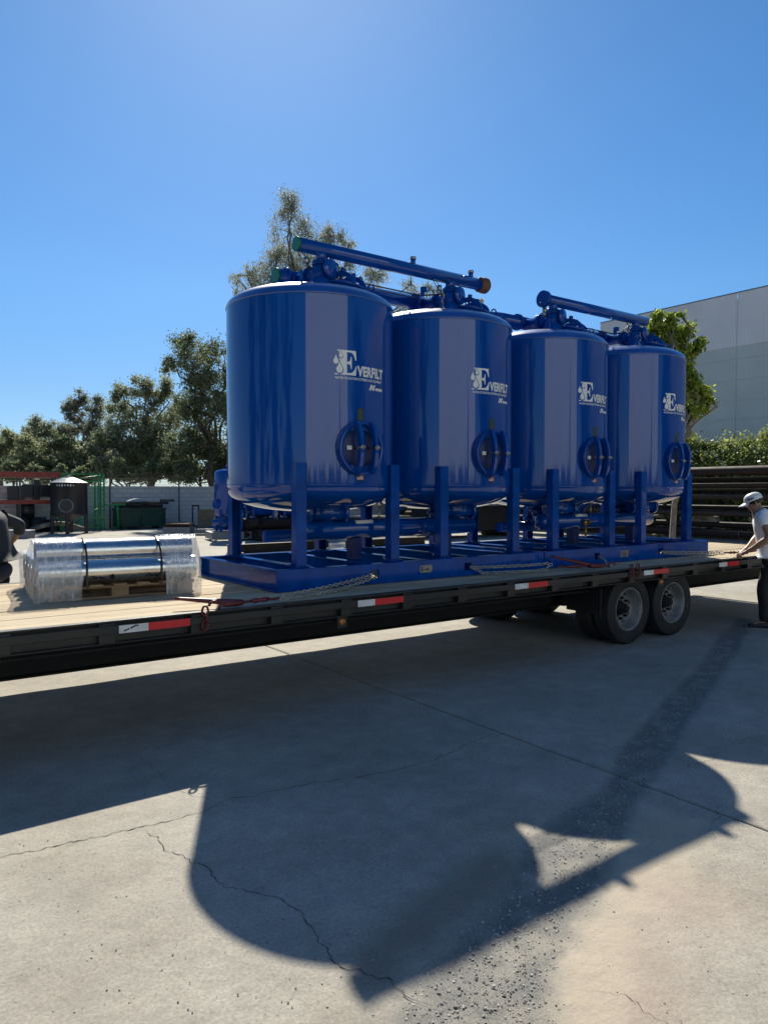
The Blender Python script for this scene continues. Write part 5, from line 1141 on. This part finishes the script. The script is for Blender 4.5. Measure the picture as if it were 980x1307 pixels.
arm(-1, V((.07, -.185, 1.37)), V((.08, -.26, 1.12)), V((.22, -.10, .96)), V((.28, -.04, .925)), V((.1, .25, -.95)))
for s, n in ((1, 'l'), (-1, 'r')):
    fx = .05 if s > 0 else -.10
    N_[n + 'hip'] = (V((-.06, s * .095, .86)), .088); N_[n + 'kn'] = (V((fx * .5 + .02, s * .11, .49)), .058); N_[n + 'cf'] = (V((fx * .8 - .03, s * .115, .34)), .052); N_[n + 'an'] = (V((fx - .04, s * .12, .09)), .036); N_[n + 'to'] = (V((fx + .12, s * .14, .045)), (.032, .04))
    ED += [('pelvis', n + 'hip'), (n + 'hip', n + 'kn'), (n + 'kn', n + 'cf'), (n + 'cf', n + 'an'), (n + 'an', n + 'to')]
skin_mesh('body', N_, ED, 'pelvis', SKIN, pm)
# T-shirt with sleeves and hem, trousers, shoes, cap
TS = {'hem': (V((-.06, 0, .90)), (.20, .175)), 'w': (V((-.045, 0, 1.06)), (.19, .168)), 'c': (V((.0, 0, 1.24)), (.20, .178)), 'u': (V((.045, 0, 1.38)), (.16, .142)), 'n': (V((.098, 0, 1.435)), (.072, .072)),
      'ls': (V((.055, .18, 1.375)), .09), 'le': (V((.02, .245, 1.235)), .088), 'rs': (V((.07, -.17, 1.38)), .083), 're': (V((.098, -.225, 1.225)), .076)}
skin_mesh('t_shirt', TS, [('hem', 'w'), ('w', 'c'), ('c', 'u'), ('u', 'n'), ('u', 'ls'), ('ls', 'le'), ('u', 'rs'), ('rs', 're')], 'w', TSHIRT, pm)
TR = {'p': (V((-.06, 0, .905)), (.182, .160)), 'pt': (V((-.055, 0, .97)), (.16, .128))}; te = [('p', 'pt')]
for s, n in ((1, 'l'), (-1, 'r')):
    fx = .05 if s > 0 else -.10
    TR[n + 'h'] = (V((-.055, s * .09, .80)), .115); TR[n + 'k'] = (V((fx * .5 + .02, s * .11, .49)), .088); TR[n + 'c'] = (V((fx * .8 - .02, s * .115, .30)), .083); TR[n + 'a'] = (V((fx - .03, s * .12, .075)), .078)
    te += [('p', n + 'h'), (n + 'h', n + 'k'), (n + 'k', n + 'c'), (n + 'c', n + 'a')]
    SH = {'a': (V((fx - .07, s * .12, .05)), (.045, .04)), 'b': (V((fx + .0, s * .125, .055)), (.05, .048)), 'c': (V((fx + .10, s * .135, .038)), (.05, .036)), 'd': (V((fx + .17, s * .14, .032)), (.04, .026))}
    sh_ = skin_mesh('shoe', SH, [('a', 'b'), ('b', 'c'), ('c', 'd')], 'b', SHOE, pm)
    mb = MB(); mb.prism([(-.12, -.045), (.0, -.05), (.12, -.05), (.20, -.03), (.20, .03), (.12, .05), (.0, .05), (-.12, .045)], (fx, s * .128, 0.001), (1, 0, 0), (0, 1, 0), (0, 0, 1), .016); mb.build('sole', SOLE, sh_, bevel=.004)
skin_mesh('trousers', TR, te, 'p', BLKCL, pm)
hc = V((.162, 0, 1.585)); tilt = Matrix.Translation(hc) @ Matrix.Rotation(rad(22), 4, 'Y')
mb = MB(); prof = [(.103, -.012), (.104, .0)] + [(.104 * cos(q * pi / 20) ** .75, .086 * sin(q * pi / 20)) for q in range(1, 10)] + [(0, .086)]
mb.lathe(prof, 28, tilt @ Matrix.Diagonal((1.05, .86, 1, 1))); cap = mb.build('cap', WHITEV, pm)
mb = MB(); vs = []; fs = []
for i in range(9):
    a = rad(-62 + i * 15.5)
    for rr in (.095, .128, .168):
        x = rr * cos(a) * (1.05 if rr < .1 else 1.12); y = .86 * rr * sin(a) * (1 if rr < .1 else .72); vs.append(tilt @ Vector((x, y, -.004 - (rr - .1) * .25 - .35 * y * y / .1 * (rr > .1))))
n0 = len(vs); vs += [v + Vector((0, 0, -.006)) for v in vs]
for i in range(8):
    for j in range(2): a = i * 3 + j; fs += [(a, a + 1, a + 4, a + 3), (n0 + a + 3, n0 + a + 4, n0 + a + 1, n0 + a)]
fs += [(i * 3 + 2, n0 + i * 3 + 2, n0 + i * 3 + 5, i * 3 + 5) for i in range(8)]
mb.add(vs, fs, 0, True); mb.build('cap_visor', WHITEV, cap)
mb = MB()
for q in range(4): a = rad(62 + q * 9); p_ = tilt @ Vector((.1165 * cos(a), .096 * sin(a) + .003, .018)); mb.box(p_, (.012, .004, .018 + .006 * (q % 2)), M=Matrix.Rotation(rad(-20 + q * 12), 3, 'Z'))
mb.build('cap_print', NAVY, cap)
mb = MB(); mb.lathe([(.097, -.045), (.104, -.02), (.106, -.0125)], 24, tilt @ Matrix.Diagonal((.98, .86, 1, 1))); vsn = []
mb.v = [v for v in mb.v]; hair = MB(); hair.lathe([(.0, -.062), (.06, -.06), (.094, -.045), (.103, -.012)], 24, tilt @ Matrix.Translation((-.014, 0, 0)) @ Matrix.Diagonal((.92, .84, 1, 1))); hair.build('hair', HAIR, pm)
for s in (1, -1):
    mb = MB(); mb.tube([V((.145, s * .086, 1.558)), V((.135, s * .095, 1.545)), V((.14, s * .094, 1.525)), V((.152, s * .086, 1.515))], .010, 8); mb.build('ear', SKIN, pm)
    mb = MB(); mb.lathe([(0, .006), (.008, .004), (.010, 0)], 10, Matrix.Translation((.240, s * .030, 1.560)) @ Matrix.Rotation(pi / 2, 4, 'Y')); mb.build('eye', HAIR, pm)
mb = MB(); mb.tube([V((.236, -.02, 1.497)), V((.246, 0, 1.497)), V((.236, .02, 1.497))], .004, 6); mb.build('mouth', REDB, pm)

# man at the left edge, standing on the ground beyond the trailer, leaning away from us
m2 = Vector((1.30, 8.05, 0)); m2 = at(-14, 640, 7.35); m2.z = 0; r2_ = atan2(-RT.y, -RT.x)
p2 = thing('person', 'man in charcoal shirt and navy trousers cut off by the left edge', 'person', m2, r2_)
N_ = {'pelvis': (V((-.10, 0, .98)), (.15, .12)), 'waist': (V((-.02, 0, 1.12)), (.13, .105)), 'chest': (V((.06, 0, 1.32)), (.155, .12)), 'upch': (V((.12, 0, 1.44)), (.12, .10)), 'neck': (V((.19, 0, 1.53)), .055), 'skull': (V((.27, 0, 1.60)), (.075, .088)), 'crown': (V((.30, 0, 1.68)), (.06, .075)), 'jaw': (V((.33, 0, 1.56)), .042), 'nose': (V((.38, 0, 1.60)), .013)}
ED = [('pelvis', 'waist'), ('waist', 'chest'), ('chest', 'upch'), ('upch', 'neck'), ('neck', 'skull'), ('skull', 'crown'), ('skull', 'jaw'), ('jaw', 'nose')]
arm(1, V((.10, .19, 1.42)), V((.14, .27, 1.15)), V((.36, .20, 1.05)), V((.43, .17, 1.02)), V((.1, -.25, -.95)))
arm(-1, V((.05, -.19, 1.42)), V((-.16, -.32, 1.36)), V((-.10, -.34, 1.20)), V((-.03, -.30, 1.12)), V((.5, .25, -.8)))
for s, n in ((1, 'l'), (-1, 'r')):
    N_[n + 'hip'] = (V((-.08, s * .095, .90)), .09); N_[n + 'kn'] = (V((.20, s * .11, .52)), .06); N_[n + 'cf'] = (V((.20, s * .115, .36)), .052); N_[n + 'an'] = (V((.16, s * .12, .09)), .036); N_[n + 'to'] = (V((.30, s * .13, .045)), (.032, .04))
    ED += [('pelvis', n + 'hip'), (n + 'hip', n + 'kn'), (n + 'kn', n + 'cf'), (n + 'cf', n + 'an'), (n + 'an', n + 'to')]
skin_mesh('body', N_, ED, 'pelvis', SKIN, p2)
TS = {'hem': (V((-.10, 0, .97)), (.185, .17)), 'w': (V((-.06, 0, 1.14)), (.18, .17)), 'c': (V((.0, 0, 1.34)), (.20, .18)), 'u': (V((.07, 0, 1.50)), (.16, .14)), 'n': (V((.15, 0, 1.56)), (.07, .07)), 'ls': (V((.10, .17, 1.43)), .085), 'le': (V((.125, .235, 1.27)), .08), 'rs': (V((.05, -.17, 1.43)), .085), 're': (V((-.08, -.27, 1.37)), .075), 'rel': (V((-.16, -.32, 1.35)), .065), 'rfa': (V((-.12, -.335, 1.23)), .058)}
skin_mesh('shirt', TS, [('hem', 'w'), ('w', 'c'), ('c', 'u'), ('u', 'n'), ('u', 'ls'), ('ls', 'le'), ('u', 'rs'), ('rs', 're'), ('re', 'rel'), ('rel', 'rfa')], 'w', CHAR, p2)
TR = {'p': (V((-.09, 0, .95)), (.165, .135)), 'pt': (V((-.09, 0, 1.02)), (.15, .12))}; te = [('p', 'pt')]
for s, n in ((1, 'l'), (-1, 'r')):
    TR[n + 'h'] = (V((-.04, s * .09, .84)), .115); TR[n + 'k'] = (V((.20, s * .11, .52)), .088); TR[n + 'a'] = (V((.16, s * .12, .08)), .075); te += [('p', n + 'h'), (n + 'h', n + 'k'), (n + 'k', n + 'a')]
    SH = {'a': (V((.12, s * .12, .05)), (.045, .04)), 'b': (V((.20, s * .125, .055)), (.05, .048)), 'c': (V((.30, s * .135, .038)), (.05, .036)), 'd': (V((.36, s * .14, .032)), (.04, .026))}
    skin_mesh('shoe', SH, [('a', 'b'), ('b', 'c'), ('c', 'd')], 'b', SHOE, p2)
skin_mesh('trousers', TR, te, 'p', NAVY, p2)
